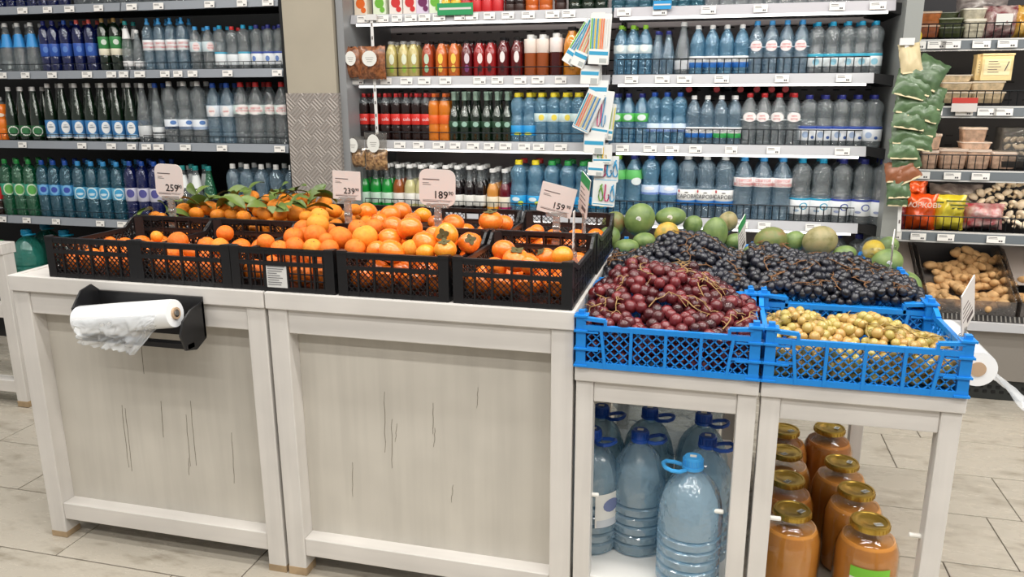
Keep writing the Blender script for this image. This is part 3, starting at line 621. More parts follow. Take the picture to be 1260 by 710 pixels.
kind('soda_yellow', 'round', .03, .24, None, 'yellow', [(.05, .3, (236, 196, 60))], liquid=(222, 170, 40)); kind('soda_red', 'round', .03, .24, None, 'red', [(.05, .3, (206, 46, 50))], liquid=(150, 24, 28)); kind('soda_dark', 'round', .03, .24, None, 'black', [(.06, .2, (60, 40, 36))], liquid=(40, 24, 22))
kind('soda_orange', 'round', .035, .24, None, 'orange', None, liquid=(196, 96, 34)); kind('soda_green', 'round', .036, .26, 'darkgreen', 'green')
kind('aqua_low', 'pet', .04, .26, 'aqua', 'green'); kind('clear_low', 'pet', .042, .26, 'clear', 'cyan')
def juice(key, c, cap, lab, h=.195, r=.033, em=None): kind(key, 'juice', r, h, None, cap, [(.02, .03, c)], liquid=c, fill=.93, emblem=[(0, .52, .42, .14, lab), (0, .26, .36, .1, em or lab)], sq=.12, seg=16)
juice('juice_pear', (184, 170, 104), 'grey', (226, 232, 206), em=(150, 180, 70)); juice('juice_rose', (160, 64, 32), 'black', (196, 214, 190), em=(150, 190, 150)); juice('juice_orange', (196, 100, 38), 'black', (240, 206, 90), em=(226, 190, 80))
juice('juice_berry', (96, 18, 26), 'black', (216, 200, 206), em=(120, 60, 110)); juice('juice_red', (146, 22, 24), 'black', (236, 214, 210), em=(60, 16, 20)); juice('juice_dark', (92, 14, 18), 'black', (236, 226, 224), .205, em=(60, 10, 16))
kind('smoothie', 'juice', .033, .215, None, 'white', [(.58, .9, (228, 214, 204))], liquid=(150, 76, 36), fill=.58, capstyle='sleeve'); kind('smoothie_dark', 'juice', .033, .22, None, 'white', [(.58, .9, (232, 222, 218))], liquid=(70, 20, 22), fill=.58, capstyle='sleeve')
juice('juice_big', (206, 130, 34), 'black', (226, 196, 120), .25, .042, em=(214, 160, 70))
kind('lime_cap', 'pet', .036, 0.25, 'azure', 'lime', [(.46, .62, (206, 222, 226))], emblem=[(0, .56, .6, .07, (240, 244, 240))])
kind('wave_blue', 'cone', .034, 0.22, 'paleblue', 'navy'); kind('wave_white', 'cone', .038, 0.26, 'clear', 'white', [(.14, .3, (214, 218, 222))])
kind('sarova_s', 'pet', .037, 0.243, 'azure', 'white', [(.28, .40, (236, 238, 238)), (.18, .28, (40, 110, 190))], text=[('САРОВА', .06, 0, .34, (60, 64, 72))])
kind('saint_s', 'pet', .037, 0.257, 'paleblue', 'lightblue', [(.52, .54, (200, 220, 230))], emblem=[(0, .55, .78, .1, (240, 232, 232))], text=[('святой\nисточник', .048, 0, .55, RED)])
kind('arctic_s', 'waist', .039, 0.246, 'clear', 'cyan', [(.18, .36, (230, 238, 240)), (.36, .41, (64, 176, 206))], emblem=[(.2, .26, .4, .06, (150, 205, 225))])
kind('cola', 'round', .031, 0.26, None, 'red', [(.36, .58, (212, 50, 42))], liquid=(34, 18, 16), fill=.80, text=[('cola', .10, 0, .47, (244, 232, 230))])
kind('fanta', 'round', .033, .26, None, 'orange', [(.38, .56, (226, 100, 40))], liquid=(206, 116, 30), fill=.85)
kind('foil_green', 'glass', .032, 0.272, 'darkgreen', mat('silver_foil', (150, 176, 160), .35, metal=.5), [(.30, .42, (40, 70, 50))], capstyle='foil', emblem=[(0, .36, .5, .05, (150, 186, 170))])
kind('blue_yellow', 'waist', .038, 0.262, 'azure', 'yellow', [(.44, .60, (206, 226, 226))], capstyle='flip', emblem=[(.2, .52, .4, .06, (236, 216, 90))])
kind('blue_yellow2', 'waist', .038, 0.262, 'azure', 'yellow', [(.16, .36, (40, 150, 214))], capstyle='flip', emblem=[(0, .2, .6, .03, (200, 210, 80))])
kind('edel', 'pet', .038, 0.257, 'azure', 'navy', [(.46, .62, (90, 190, 90))], emblem=[(.1, .54, .6, .06, (226, 236, 236))])
kind('snow', 'waist', .037, 0.262, 'azure', 'blue', [(.26, .42, (206, 222, 240)), (.26, .31, (60, 110, 190))])
kind('sarova_m', 'pet', .038, 0.246, 'paleblue', 'white', [(.26, .38, (238, 238, 238)), (.17, .26, (40, 110, 190))], text=[('САРОВА', .06, 0, .32, (60, 64, 72))])
kind('sarova_g', 'pet', .038, 0.246, 'paleblue', 'white', [(.26, .38, (238, 238, 238)), (.17, .26, (60, 170, 90))], text=[('САРОВА', .06, 0, .32, (60, 64, 72))])
kind('saint_red', 'pet', .041, 0.257, 'clear', 'red', [(.5, .52, (220, 226, 226))], emblem=[(0, .56, .85, .09, (242, 236, 234))], text=[('saint\nspring', .055, 0, .56, RED)])
kind('arctic_m', 'waist', .044, 0.248, 'clear', 'navy', [(.14, .36, (232, 236, 240)), (.36, .41, (50, 80, 170))], emblem=[(-.3, .25, .36, .06, (170, 190, 220)), (.5, .2, .2, .03, (60, 90, 150))])
def lemonade(key, c, lab=(232, 230, 224), cap='white', h=.245, low=None):
    kind(key, 'glass', .034, h, None, cap, [(.12, .36, lab)]+([(.0, .12, low)] if low else []), liquid=c, fill=.66, capstyle='crown')
lemonade('lem_green', (24, 150, 56), (206, 232, 214)); lemonade('lem_brown', (146, 78, 34)); lemonade('lem_clear', (196, 190, 140)); lemonade('lem_dark', (26, 18, 20)); lemonade('lem_red', (110, 22, 28)); 
lemonade('lem_amber', (206, 140, 66), (238, 226, 200), h=.232, low=(232, 160, 40)); lemonade('lem_wine', (96, 16, 30), (238, 226, 206), h=.232, low=(170, 20, 90))
for c in ('yellow', 'red', 'green'): kind('aqua_'+c+'_flip', 'waist', .046, .282, 'azure', c, [(.14, .34, (40, 160, 220))], capstyle='flip', emblem=[(.4, .2, .35, .04, (200, 216, 70)), (-.2, .27, .5, .04, (226, 240, 246))])
kind('edel_b', 'pet', .047, 0.322, 'azure', 'navy', [(.61, .76, (96, 184, 100))], emblem=[(.25, .58, .62, .06, (226, 234, 234))])
kind('edel_l', 'pet', .047, 0.32, 'azure', 'lime', [(.61, .76, (96, 184, 100))])
kind('snow_b', 'waist', .047, 0.325, 'azure', 'blue', [(.37, .52, (196, 214, 238)), (.37, .41, (50, 100, 190))], emblem=[(0, .47, .6, .03, (240, 244, 250))])
kind('sarova_b', 'waist', .05, 0.325, 'paleblue', 'white', [(.30, .47, (238, 238, 236)), (.22, .30, (40, 110, 180))], text=[('САРОВА', .082, .05, .36, (40, 44, 52))], emblem=[(-.85, .44, .12, .025, (200, 50, 60)), (0, .425, .2, .01, (120, 116, 112))])
kind('saint_b', 'pet', .05, 0.322, 'paleblue', 'lightblue', [(.54, .68, (238, 232, 232))], text=[('СВЯТОЙ\nИСТОЧНИК', .062, 0, .605, RED)])
kind('arctic_t', 'waist', .05, 0.318, 'clear', 'cyan', [(.14, .36, (236, 240, 242)), (.36, .39, (40, 160, 200))], emblem=[(.2, .27, .42, .055, (70, 170, 205)), (.2, .27, .3, .04, (240, 246, 248)), (-.5, .2, .3, .02, (150, 170, 190))])
kind('arctic_n', 'waist', .05, 0.318, 'clear', 'navy', [(.14, .36, (236, 240, 242)), (.36, .39, (50, 70, 170))], emblem=[(.2, .27, .42, .055, (70, 90, 170)), (.2, .27, .3, .04, (240, 246, 248)), (-.5, .2, .3, .02, (150, 160, 190))])
kind('dark_lying', 'cone', .042, .28, 'darkgreen', 'red')
Y2 = YC+.075
U1, U2, U3, U4 = "lit shelving's top shelf", "lit shelving's second shelf", "lit shelving's third shelf", "lit shelving's fourth shelf"
a = CZ[1]
for i, (k, p, ds) in enumerate((('carton_green', 430, 'green'), ('carton_orange', 447, 'orange'), ('carton_green', 470, 'pear green'), ('carton_red', 490, 'red apple'), ('carton_red', 507, 'cherry'), ('carton_purple', 523, 'purple berry'), ('carton_green', 538, 'grape green'))):
    bottle(k, (at(p, 8, y=Y2).x, Y2, a), f'{ds} juice carton, {ORD[i]} from the left on the lit top shelf', 'juice cartons on the top shelf', 0, name='juice_carton', cat='carton')
run('soda_yellow', [548, 562], 6, Y2, a, 'yellow drink bottle', U1, 0); run('soda_red', [574, 587, 600, 613], 6, Y2, a, 'red drink bottle', U1, 0); run('soda_dark', [628, 640], 6, Y2, a, 'brown drink bottle', U1, 0)
run('soda_orange', [655, 672], 6, Y2, a, 'orange drink bottle', U1, 0); run('soda_dark', [690], 6, Y2, a, 'single black drink bottle', U1, 0); run('soda_green', [708, 724, 740], 6, Y2, a, 'dark green glass bottle', U1, 0)
run('aqua_low', [762, 778, 794, 810, 826, 842, 858], 4, Y2, a, 'green-tinted water bottle base', U1, 0); run('clear_low', [876+18*i for i in range(12)], 4, Y2, a, 'clear water bottle base', U1, 0)
a = CZ[2]
run('juice_pear', [482, 497, 509], 70, Y2, a, 'pale pear juice bottle', U2); run('juice_rose', [526.5], 70, Y2, a, 'rose-orange juice bottle', U2); run('juice_orange', [543.5, 559], 70, Y2, a, 'orange juice bottle', U2)
run('juice_berry', [574.5], 70, Y2, a, 'purple berry juice bottle', U2); run('juice_red', [590, 604], 70, Y2, a, 'bright red juice bottle', U2); run('juice_dark', [619.5, 636], 70, Y2, a, 'dark red juice bottle', U2)
run('smoothie', [653, 668], 70, Y2, a, 'white-sleeved brown smoothie bottle', U2); run('smoothie_dark', [684.5], 70, Y2, a, 'white-sleeved dark smoothie bottle', U2); run('juice_big', [703.5], 70, Y2, a, 'large orange juice bottle', U2)
run('lime_cap', [764, 778.5, 793.5], 65, Y2, a, 'lime-capped water bottle', U2); run('wave_blue', [809, 822], 65, Y2, a, 'navy-capped slim water bottle', U2); run('wave_white', [840], 65, Y2, a, 'tall white-capped slim bottle', U2)
run('sarova_s', [858, 875.5, 893.5, 912], 65, Y2, a, 'white-capped bottle with blue band', U2); run('saint_s', [930, 948, 966.5, 985], 65, Y2, a, 'blue-capped bottle with red oval lettering', U2)
run('arctic_s', [1004, 1022.5, 1041, 1058, 1075], 65, Y2, a, 'cyan-capped waisted clear bottle', U2)
a = CZ[3]
run('cola', [435, 449, 462, 475, 488, 500.5, 513, 524.5], 145, Y2, a, 'cola bottle with red label', U3); run('fanta', [534.5, 547.5], 145, Y2, a, 'orange soda bottle', U3)
run('foil_green', [559, 572, 585.5, 599, 612, 624.5], 145, Y2, a, 'silver-foiled dark green glass bottle', U3)
run('blue_yellow2', [637, 651.5], 145, Y2, a, 'yellow-capped bottle with blue label', U3); run('blue_yellow', [666, 681, 696, 711], 145, Y2, a, 'yellow-capped bottle with lemon label', U3)
run('edel', [758, 772.5, 789], 150, Y2, a, 'navy-capped bottle with green band', U3); run('snow', [804, 819.5, 835.5], 150, Y2, a, 'blue-capped bottle with snowy label', U3)
run('sarova_m', [853, 869.5], 150, Y2, a, 'white-capped bottle with blue foot band', U3); run('sarova_g', [886.5, 903.5], 150, Y2, a, 'white-capped bottle with green foot band', U3)
run('saint_red', [921, 939, 957, 975.5], 150, Y2, a, 'red-capped bottle with oval label', U3); run('arctic_m', [994, 1014, 1034, 1054, 1074], 150, Y2, a, 'navy-capped waisted clear bottle', U3)
for i, p in enumerate((848, 882, 911, 931, 949, 966)):
    q = at(p, 110, y=4.26); bottle('dark_lying', (q.x, 4.5, q.z), f'{ORD[i]} dark bottle from the left lying on top of upright bottles', 'bottles lying on the third shelf', 0, tilt=(R(90), 0))
a = CZ[4]
for k, p, ds in (('lem_green', [435, 449, 463, 477], 'green lemonade'), ('lem_brown', [491], 'brown lemonade'), ('lem_clear', [505, 519, 533], 'straw-coloured lemonade'), ('lem_dark', [549, 563.5, 578, 591], 'black lemonade'), ('lem_amber', [606.5], 'short amber lemonade'), ('lem_wine', [621.5], 'short wine-red lemonade')):
    run(k, p, 235, Y2+(0 if 'short' not in ds else -.005), a, ds+' glass bottle', U4, 2)
for k, p, ds in (('yellow', [638.5, 659], 'yellow-capped blue sports bottle'), ('green', [679, 698.5, 717.5, 737], 'green-capped blue sports bottle')): run('aqua_'+k+'_flip', p, 235, Y2, a, ds, U4, 0)
for k, p, ds in (('red', [645, 664], 'red-capped blue sports bottle'), ('green', [685, 704, 723], 'green-capped blue bottle set behind')): run('aqua_'+k+'_flip', p, 228, Y2+.1, a+.0, ds, U4, 0)
run('edel_l', [760], 235, Y2, a, 'lime-capped bottle with green band', U4); run('edel_b', [779], 235, Y2, a, 'navy-capped bottle with green band', U4)
run('snow_b', [800, 822.5], 235, Y2, a, 'blue-capped bottle with snowy label', U4); run('sarova_b', [845, 868, 890.5], 235, Y2, a, 'white-capped bottle with black lettering', U4, rz=0)
run('saint_b', [914, 937.5, 961], 235, Y2, a, 'pale-capped bottle with red lettering', U4, rz=0); run('arctic_t', [985, 1010], 235, Y2, a, 'cyan-capped waisted bottle', U4, rz=.1); run('arctic_n', [1035, 1061, 1084], 235, Y2, a, 'navy-capped waisted bottle', U4, rz=.1)
run('arctic_n', [1030, 1056], 305, 4.2, .502, 'navy-capped clear bottle', "lit shelving's bottom deck", 0)
# the rows behind the front ones: only caps and shoulders peep out
def join_rear(REAR, where):
    mats, vs, fs, mi = [], [], [], []
    for key, mw in REAR:
        for nm, me in KIND[key][0]:
            if nm == 'lettering': continue
            n = len(vs); vs += [tuple(mw @ v.co) for v in me.vertices]
            idx = []
            for m in me.materials:
                if m not in mats: mats.append(m)
                idx.append(mats.index(m))
            for p in me.polygons: fs.append(tuple(i+n for i in p.vertices)); mi.append(idx[p.material_index])
    me = bpy.data.meshes.new('rear_bottles'); me.from_pydata(vs, [], fs)
    for m in mats: me.materials.append(m)
    me.polygons.foreach_set('material_index', mi); me.polygons.foreach_set('use_smooth', [True]*len(fs)); me.update(); me.set_sharp_from_angle(angle=R(40))
    tag(put('rear_bottles', me), f'rows of drink bottles behind the front rows {where}', 'bottles', None, 'stuff')
join_rear([q for q in REAR if q[1].translation.x < -2.1], 'in the left cooler'); join_rear([q for q in REAR if q[1].translation.x > -2.1], 'on the lit shelving')
# ------------------------------------------------------------------ crates
def lattice(mb, o, ux, uz, n, wd, ht, sp, bw, th, mi=0):
    """crossing diagonal bars filling a wd x ht rectangle whose corner is o, axes ux, uz"""
    o = Vector(o); ux = Vector(ux); uz = Vector(uz)
    for sg in (1, -1):
        k = -ht
        while k < wd+ht:
            # line x = k + sg*z  (or k - z)
            pts = []
            x0, x1 = (k, k+ht) if sg > 0 else (k, k-ht)
            t0, t1 = 0.0, 1.0; dx = x1-x0
            ta, tb = (0-x0)/dx, (wd-x0)/dx
            lo, hi = max(t0, min(ta, tb)), min(t1, max(ta, tb))
            if hi-lo > .02: mb.bar(o+ux*(x0+dx*lo)+uz*(ht*lo), o+ux*(x0+dx*hi)+uz*(ht*hi), bw, th, n, mi)
            k += sp
def black_crate_meshes(grid=False):
    W, D, H = .336, .425, .135; w2 = W/2; t = .004; out = []
    b = MB().box(-w2+.006, w2-.006, .006, D-.006, .002, .008)
    for i in range(8): b.box(-w2+.02+i*.038, -w2+.028+i*.038, .006, D-.006, .0, .004)
    out.append(('base', b.mesh('base', BLKPL, False)))
    for fb, y in (('front', 0.0), ('back', D)):
        mb = MB(); y0, y1 = (y, y+.008) if fb == 'front' else (y-.008, y)
        ym = (y0+y1)/2
        zt = H-.006 if fb == 'front' else H
        mb.box(-w2, w2, y0, y1, zt-.018, zt); mb.box(-w2, w2, y0, y1, 0, .014); mb.box(-w2, w2, y0-.002, y1+.002, zt-.006, zt)
        mb.box(-w2+.03, w2-.03, y0-.003 if fb == 'front' else y0, y1, .078, .09)
        for x in (-.105, -.055, .0, .055, .105): mb.bar((x, ym, 0), (x, ym, zt), .0055, .01)
        if grid and fb == 'front':
            for i in range(14): x = -w2+.035+i*.0205; mb.bar((x, ym, .01), (x, ym, zt-.01), .0035, .005)
            for z in (.035, .055): mb.bar((-w2+.03, ym, z), (w2-.03, ym, z), .0035, .005)
            mb.box(-.062, .022, y0, y1, .014, .09)
        else:
            lattice(mb, (-w2+.03, ym, .012), (1, 0, 0), (0, 0, 1), (0, 1, 0), W-.06, .068, .0175, .0021, .004)
            for x0, x1 in (((-w2+.03), -.062), (.062, w2-.03)) if fb == 'back' else ((-w2+.03, -.055), (.055, w2-.03)):
                lattice(mb, (x0, ym, .088), (1, 0, 0), (0, 0, 1), (0, 1, 0), x1-x0, zt-.018-.088, .0175, .0021, .004)
            if fb == 'back': mb.box(-.07, .07, y0, y1, .088, .094); mb.box(-.07, .07, y0, y1, zt-.02, zt-.014)
        out.append((fb+'_wall', mb.mesh(fb+'_wall', BLKPL, False)))
    for sx in (-1, 1):
        mb = MB(); x = sx*(w2-.004); n = (1, 0, 0)
        prof = [(0, H-.008), (.03, H-.008), (.10, .102), (D-.075, .100), (D-.03, H-.004), (D, H)]
        for (ya, za), (yb, zb) in zip(prof, prof[1:]): mb.bar((x, ya, za-.006), (x, yb, zb-.006), .014, .009, n)
        for yy in [.045+i*.048 for i in range(8)]:
            zz = interp2(prof, yy)-.008; mb.bar((x, yy, 0), (x, yy, zz), .006, .008, n)
        mb.bar((x, 0, .006), (x, D, .006), .013, .009, n); mb.bar((x, .0, .055), (x, D, .055), .006, .008, n)
        lattice(mb, (x, .02, .012), (0, 1, 0), (0, 0, 1), n, D-.04, .08, .018, .0026, .004)
        for yy in (D-.05,): lattice(mb, (x, D-.06, .09), (0, 1, 0), (0, 0, 1), n, .05, .03, .014, .0026, .004)
        out.append(('side_wall', mb.mesh('side_wall', BLKPL, False)))
    for sx in (-1, 1):
        for y in (0, D):
            s = 1 if y == 0 else -1; mb = MB()
            mb.add([(sx*w2, y, 0), (sx*(w2-.03), y-.001*s, 0), (sx*(w2-.03), y+.008*s, 0), (sx*(w2-.009), y+.028*s, 0), (sx*w2, y+.028*s, 0)]+
                   [(sx*w2, y, H-.003), (sx*(w2-.03), y-.001*s, H-.003), (sx*(w2-.03), y+.008*s, H-.003), (sx*(w2-.009), y+.028*s, H-.003), (sx*w2, y+.028*s, H-.003)],
                   [(0, 1, 2, 3, 4), (9, 8, 7, 6, 5), (0, 5, 6, 1), (1, 6, 7, 2), (2, 7, 8, 3), (3, 8, 9, 4), (4, 9, 5, 0)])
            out.append(('corner_post', mb.mesh('corner_post', BLKPL, False)))
    return out
def interp2(p, y):
    for (a, z0), (b, z1) in zip(p, p[1:]):
        if a <= y <= b: return z0+(z1-z0)*(y-a)/(b-a)
    return p[-1][1]
BC = black_crate_meshes(); BCG = black_crate_meshes(True)
ZC = .953
CX = [-1.874, -1.547, -1.209, -.861, -.512]
NTH = ['first', 'second', 'third', 'fourth', 'fifth']
FILL = ['small oranges', 'large oranges', 'oranges and a white label', 'glossy persimmons heaped high', 'a few persimmons']
FILL2 = ['mandarins behind the sign', 'leafy mandarins', 'leafy mandarins beside the column', 'orange persimmons', 'two persimmons']
for i, x in enumerate(CX):
    t = thing('fruit_crate', f'front black plastic crate holding {FILL[i]}, {NTH[i]} from the left', 'crate', (x, 2.004, ZC), (0, 0, 0), 'black fruit crates')
    for nm, me in (BCG if i == 2 else BC): put(nm, me, t)
    if i == 2:
        lm = MB().box(-.05, .016, -.0012, 0, .012, .082, 0)
        for q in range(9): lm.box(-.046, -.046+random.uniform(.03, .057), -.0018, -.0012, .074-q*.0068, .0765-q*.0068, 1)
        put('paper_label', lm.mesh('paper_label', [mat('crate_paper', (214, 214, 212), .6), mat('crate_print', (120, 120, 122), .6)], False), t)
    t = thing('fruit_crate', f'rear black plastic crate holding {FILL2[i]}, {NTH[i]} from the left', 'crate', (x+.004, 2.44, ZC), (0, 0, 0), 'black fruit crates')
    for nm, me in BC: put(nm, me, t)
def blue_crate_meshes():
    W, D, H, L = .474, .368, .155, .118; w2 = W/2; out = []
    b = MB().box(-w2+.006, w2-.006, .006, D-.006, .002, .008)
    out.append(('base', b.mesh('base', BLUPL, False)))
    for y in (0, D):
        mb = MB(); s = 1 if y == 0 else -1; ym = y+.005*s
        mb.bar((-w2+.02, ym, L-.006), (w2-.02, ym, L-.006), .014, .012); mb.bar((-w2, ym, .008), (w2, ym, .008), .016, .012)
        lattice(mb, (-w2+.03, ym, .012), (1, 0, 0), (0, 0, 1), (0, 1, 0), W-.06, L-.02, .0245, .0028, .005)
        for x, dx in ((-w2+.07, .01), (-.09, 0), (0, 0), (.09, 0), (w2-.07, -.01)): mb.bar((x+dx, ym, 0), (x-dx*.4, ym, L), .008, .014)
        for sx in (-1, 1):
            e = sx*(w2-.078); f = sx*(w2-.02)
            mb.bar((e, ym, L-.01), (e, ym, H-.022), .008, .012); mb.bar((e, ym, H-.022), (f, ym, H-.018), .009, .014)
            mb.bar((sx*(w2-.03), ym, .055), (sx*(w2-.075), ym, .055), .005, .01)
        for z in (.05, .1): mb.bar((-w2+.02, ym, z), (-w2+.06, ym, z), .005, .014); mb.bar((w2-.02, ym, z), (w2-.06, ym, z), .005, .014)
        out.append(('front_wall' if y == 0 else 'back_wall', mb.mesh('wall', BLUPL, False)))
    for sx in (-1, 1):
        mb = MB(); x = sx*(w2-.005); n = (1, 0, 0)
        mb.bar((x, .02, L-.006), (x, D-.02, L-.006), .014, .012, n); mb.bar((x, 0, .008), (x, D, .008), .016, .012, n)
        lattice(mb, (x, .02, .012), (0, 1, 0), (0, 0, 1), n, D-.04, L-.02, .0245, .0028, .005)
        for yy in (.07, .15, D-.15, D-.07): mb.bar((x, yy, 0), (x, yy, L), .008, .014, n)
        for ya, yb in ((.02, .07), (D-.02, D-.07)): mb.bar((x, ya, H-.02), (x, yb, L), .009, .013, n)
        out.append(('side_wall', mb.mesh('side_wall', BLUPL, False)))
    for sx in (-1, 1):
        for y in (0, D):
            s = 1 if y == 0 else -1; mb = MB(); q = .026
            xa, xb = sorted((sx*w2, sx*(w2-q))); ya, yb = sorted((y, y+s*q))
            mb.box(xa, xb, ya, yb, 0, H-.008); mb.box(xa+.005, xb-.005, ya+.005, yb-.005, H-.008, H+.003)
            for z in (.002, .05, .1, H-.014): mb.box(xa-.005, xb+.005, ya-.005, yb+.005, z, z+.005)
            out.append(('corner_post', mb.mesh('corner_post', BLUPL, False)))
    return out
UC = blue_crate_meshes(); ZB = .801
BX = [-.092, .393]
for i, (nm, c) in enumerate((('front', ('red grapes', 'green grapes')), ('middle', ('a high heap of dark grapes', 'a wide heap of dark grapes')), ('rear', ('mangoes behind the dark grapes', 'mangoes beside the vegetable fridge')))):
    for j, x in enumerate(BX):
        t = thing('grape_crate' if i < 2 else 'mango_crate', f'{nm} blue plastic lattice crate with {c[j]}', 'crate', (x, 1.985+i*.376, ZB), (0, 0, 0), 'blue lattice crates')
        for n2, me in UC: put(n2, me, t)
# ------------------------------------------------------------------ citrus and persimmons
ORANGE = mat('orange_peel', (244, 132, 32), .42, bump=.35, bscale=160, c2=(236, 112, 22), nscale=5, sss=.05)
ORANGE2 = mat('pale_orange_peel', (248, 164, 48), .42, bump=.35, bscale=160, c2=(242, 144, 36), nscale=5)
MANDARIN = mat('mandarin_peel', (240, 150, 34), .4, bump=.4, bscale=120, c2=(232, 130, 24), nscale=6)
PERS = mat('persimmon_skin', (238, 112, 34), .25, c2=(240, 134, 40), nscale=6, coat=.3)
PERS2 = mat('yellow_persimmon_skin', (242, 158, 44), .25, c2=(238, 138, 36), nscale=6, coat=.3)
CALYX = mat('dry_calyx', (92, 84, 44), .8, noise_amt=.4, nscale=60)
LEAF = mat('citrus_leaf', (104, 124, 58), .35, c2=(76, 98, 40), nscale=12)
TWIG = mat('green_twig', (110, 100, 56), .7)
def orange_mesh(m, sq=.94):
    return MB().ball((0, 0, 0), (1, 1, sq), 22, 14, fn=lambda q: 1-.05*max(0, q.z)**12-.03*max(0, -q.z)**10).mesh('peel', m, True, 180)
OM = orange_mesh(ORANGE); OM2 = orange_mesh(ORANGE2); MM = orange_mesh(MANDARIN, .82)
NAV = MB().lathe([(.001, .92), (.07, .925), (.085, .90)], 8).mesh('stem_scar', CALYX)
def pers_mesh(m):
    return MB().ball((0, 0, 0), (1, 1, .86), 28, 16, fn=lambda q: 1+.035*math.cos(4*math.atan2(q.y, q.x))*(1-abs(q.z))-.14*max(0, q.z)**10).mesh('skin', m, True, 180)
PM = pers_mesh(PERS); PM2 = pers_mesh(PERS2)
def calyx():
    mb = MB()
    for k in range(4):
        a = k*math.pi/2+.4; ca, sa = math.cos(a), math.sin(a); pts = []
        for l, wd, z in ((.0, .12, .77), (.22, .24, .80), (.42, .2, .80), (.58, .03, .86)):
            pts += [(ca*l-sa*wd, sa*l+ca*wd, z), (ca*l, sa*l, z+.03), (ca*l+sa*wd, sa*l-ca*wd, z)]
        fs = []
        for i in range(3):
            for j in range(2): fs.append((i*3+j, i*3+j+1, i*3+j+4, i*3+j+3))
        mb.add(pts, fs)
    mb.lathe([(.09, .78), (.08, .86), (.03, .88)], 8); return mb.mesh('calyx', CALYX)
CM = calyx()
def leaf_mesh(ln=.075, wd=.036):
    mb = MB(); vs = []; n = 6
    for i in range(n+1):
        t = i/n; wv = wd*math.sin(math.pi*min(1, t*.92+.04))**.8; z = .012*math.sin(math.pi*t)
        vs += [(-wv/2, ln*t, z+.004), (0, ln*t, z), (wv/2, ln*t, z+.004)]
    return mb.add(vs, [(i*3+j, i*3+j+1, i*3+j+4, i*3+j+3) for i in range(n) for j in range(2)]).mesh('leaf', LEAF, True, 180)
LM = leaf_mesh()
def fruit(kindname, p, r, label, group, rot=None):
    rot = rot or ((R(180)+random.uniform(-.6, .6), random.uniform(-.5, .5), random.uniform(0, 6)) if 'pers' in kindname else None) or (random.uniform(-.6, .6), random.uniform(-.6, .6), random.uniform(0, 6.28))
    me, nm, cat = {'orange': (OM, 'orange', 'orange'), 'pale_orange': (OM2, 'orange', 'orange'), 'mandarin': (MM, 'mandarin', 'mandarin'), 'persimmon': (PM, 'persimmon', 'persimmon'), 'yellow_persimmon': (PM2, 'persimmon', 'persimmon')}[kindname]
    t = thing(nm, label, cat, p, rot, group); t.scale = (r, r, r)
    put('skin' if 'pers' in kindname else 'peel', me, t)
    if 'pers' in kindname: put('calyx', CM, t)
    else: put('stem_scar', NAV, t, scale=(1, 1, .82/.94 if kindname == 'mandarin' else 1))
    return t
# fruit seen on top, as (photo x, photo y, radius px, depth y, sort, tilt)
TOP = {
 0: [(110, 300, 9, 2.30, 'orange'), (134, 299, 9, 2.27, 'orange'), (150, 300, 8, 2.33, 'orange'), (96, 303, 8, 2.22, 'orange')],
 1: [(193, 291, 7.5, 2.25, 'pale_orange'), (219, 297, 12.5, 2.12, 'orange'), (277, 287, 10.5, 2.26, 'orange'), (236, 309, 10, 2.1, 'orange'), (212, 312, 10, 2.09, 'orange'), (254, 302, 11, 2.2, 'orange'), (270, 303, 11, 2.15, 'pale_orange'), (201, 305, 9, 2.25, 'orange')],
 2: [(327, 298, 11, 2.18, 'orange'), (344, 306, 11, 2.12, 'orange'), (362, 292, 13, 2.25, 'orange'), (363, 303, 12, 2.14, 'orange'), (388, 289, 14, 2.19, 'orange'), (391, 276, 14, 2.26, 'pale_orange'), (393, 267, 12, 2.33, 'pale_orange'), (401, 295, 9, 2.13, 'orange'), (385, 305, 12, 2.1, 'pale_orange'), (405, 306, 12, 2.09, 'orange'), (405, 284, 10, 2.32, 'orange'), (372, 281, 11, 2.35, 'orange')],
 3: [(419, 292.5, 15, 2.17, 'orange'), (449, 292, 16, 2.14, 'pale_orange'), (437, 306, 13, 2.09, 'orange'), (463, 308, 13, 2.09, 'persimmon'), (479, 294, 15, 2.18, 'persimmon'), (482, 310, 17, 2.075, 'persimmon'), (484, 278, 13, 2.3, 'persimmon'), (504, 282, 16.5, 2.2, 'persimmon'), (505, 306, 12, 2.1, 'pale_orange'), (523, 299, 16, 2.12, 'persimmon'), (524, 311, 12, 2.06, 'yellow_persimmon'),
     (549, 289, 15, 2.14, 'yellow_persimmon'), (548, 307, 14, 2.055, 'yellow_persimmon'), (535, 290, 13, 2.26, 'persimmon'), (440, 282, 12, 2.3, 'orange'), (461, 280, 12, 2.33, 'orange')],
 4: [(577, 299, 13.5, 2.2, 'persimmon'), (620, 308, 15, 2.2, 'persimmon'), (635, 320, 17, 2.08, 'persimmon'), (671, 316, 12, 2.17, 'persimmon'), (692, 315, 14, 2.1, 'yellow_persimmon'), (652, 326, 14, 2.07, 'persimmon'), (610, 329, 14, 2.07, 'persimmon')],
}
TOP2 = {3: [(480, 265, 14, 2.56, 'persimmon'), (494, 260, 13, 2.66, 'persimmon'), (520, 265, 11, 2.62, 'yellow_persimmon'), (452, 260, 12, 2.74, 'persimmon'), (467, 272, 11, 2.52, 'persimmon'), (507, 272, 11, 2.52, 'orange'), (436, 258, 9, 2.6, 'mandarin'), (535, 273, 9, 2.52, 'persimmon')],
        4: [(558, 275, 13.5, 2.5, 'persimmon'), (541, 279, 9, 2.48, 'orange'), (604, 272, 15, 2.52, 'persimmon'), (620, 275, 12, 2.6, 'persimmon'), (654, 289, 10, 2.5, 'persimmon'), (676, 293, 9, 2.5, 'persimmon'), (660, 285, 10, 2.62, 'persimmon')]}
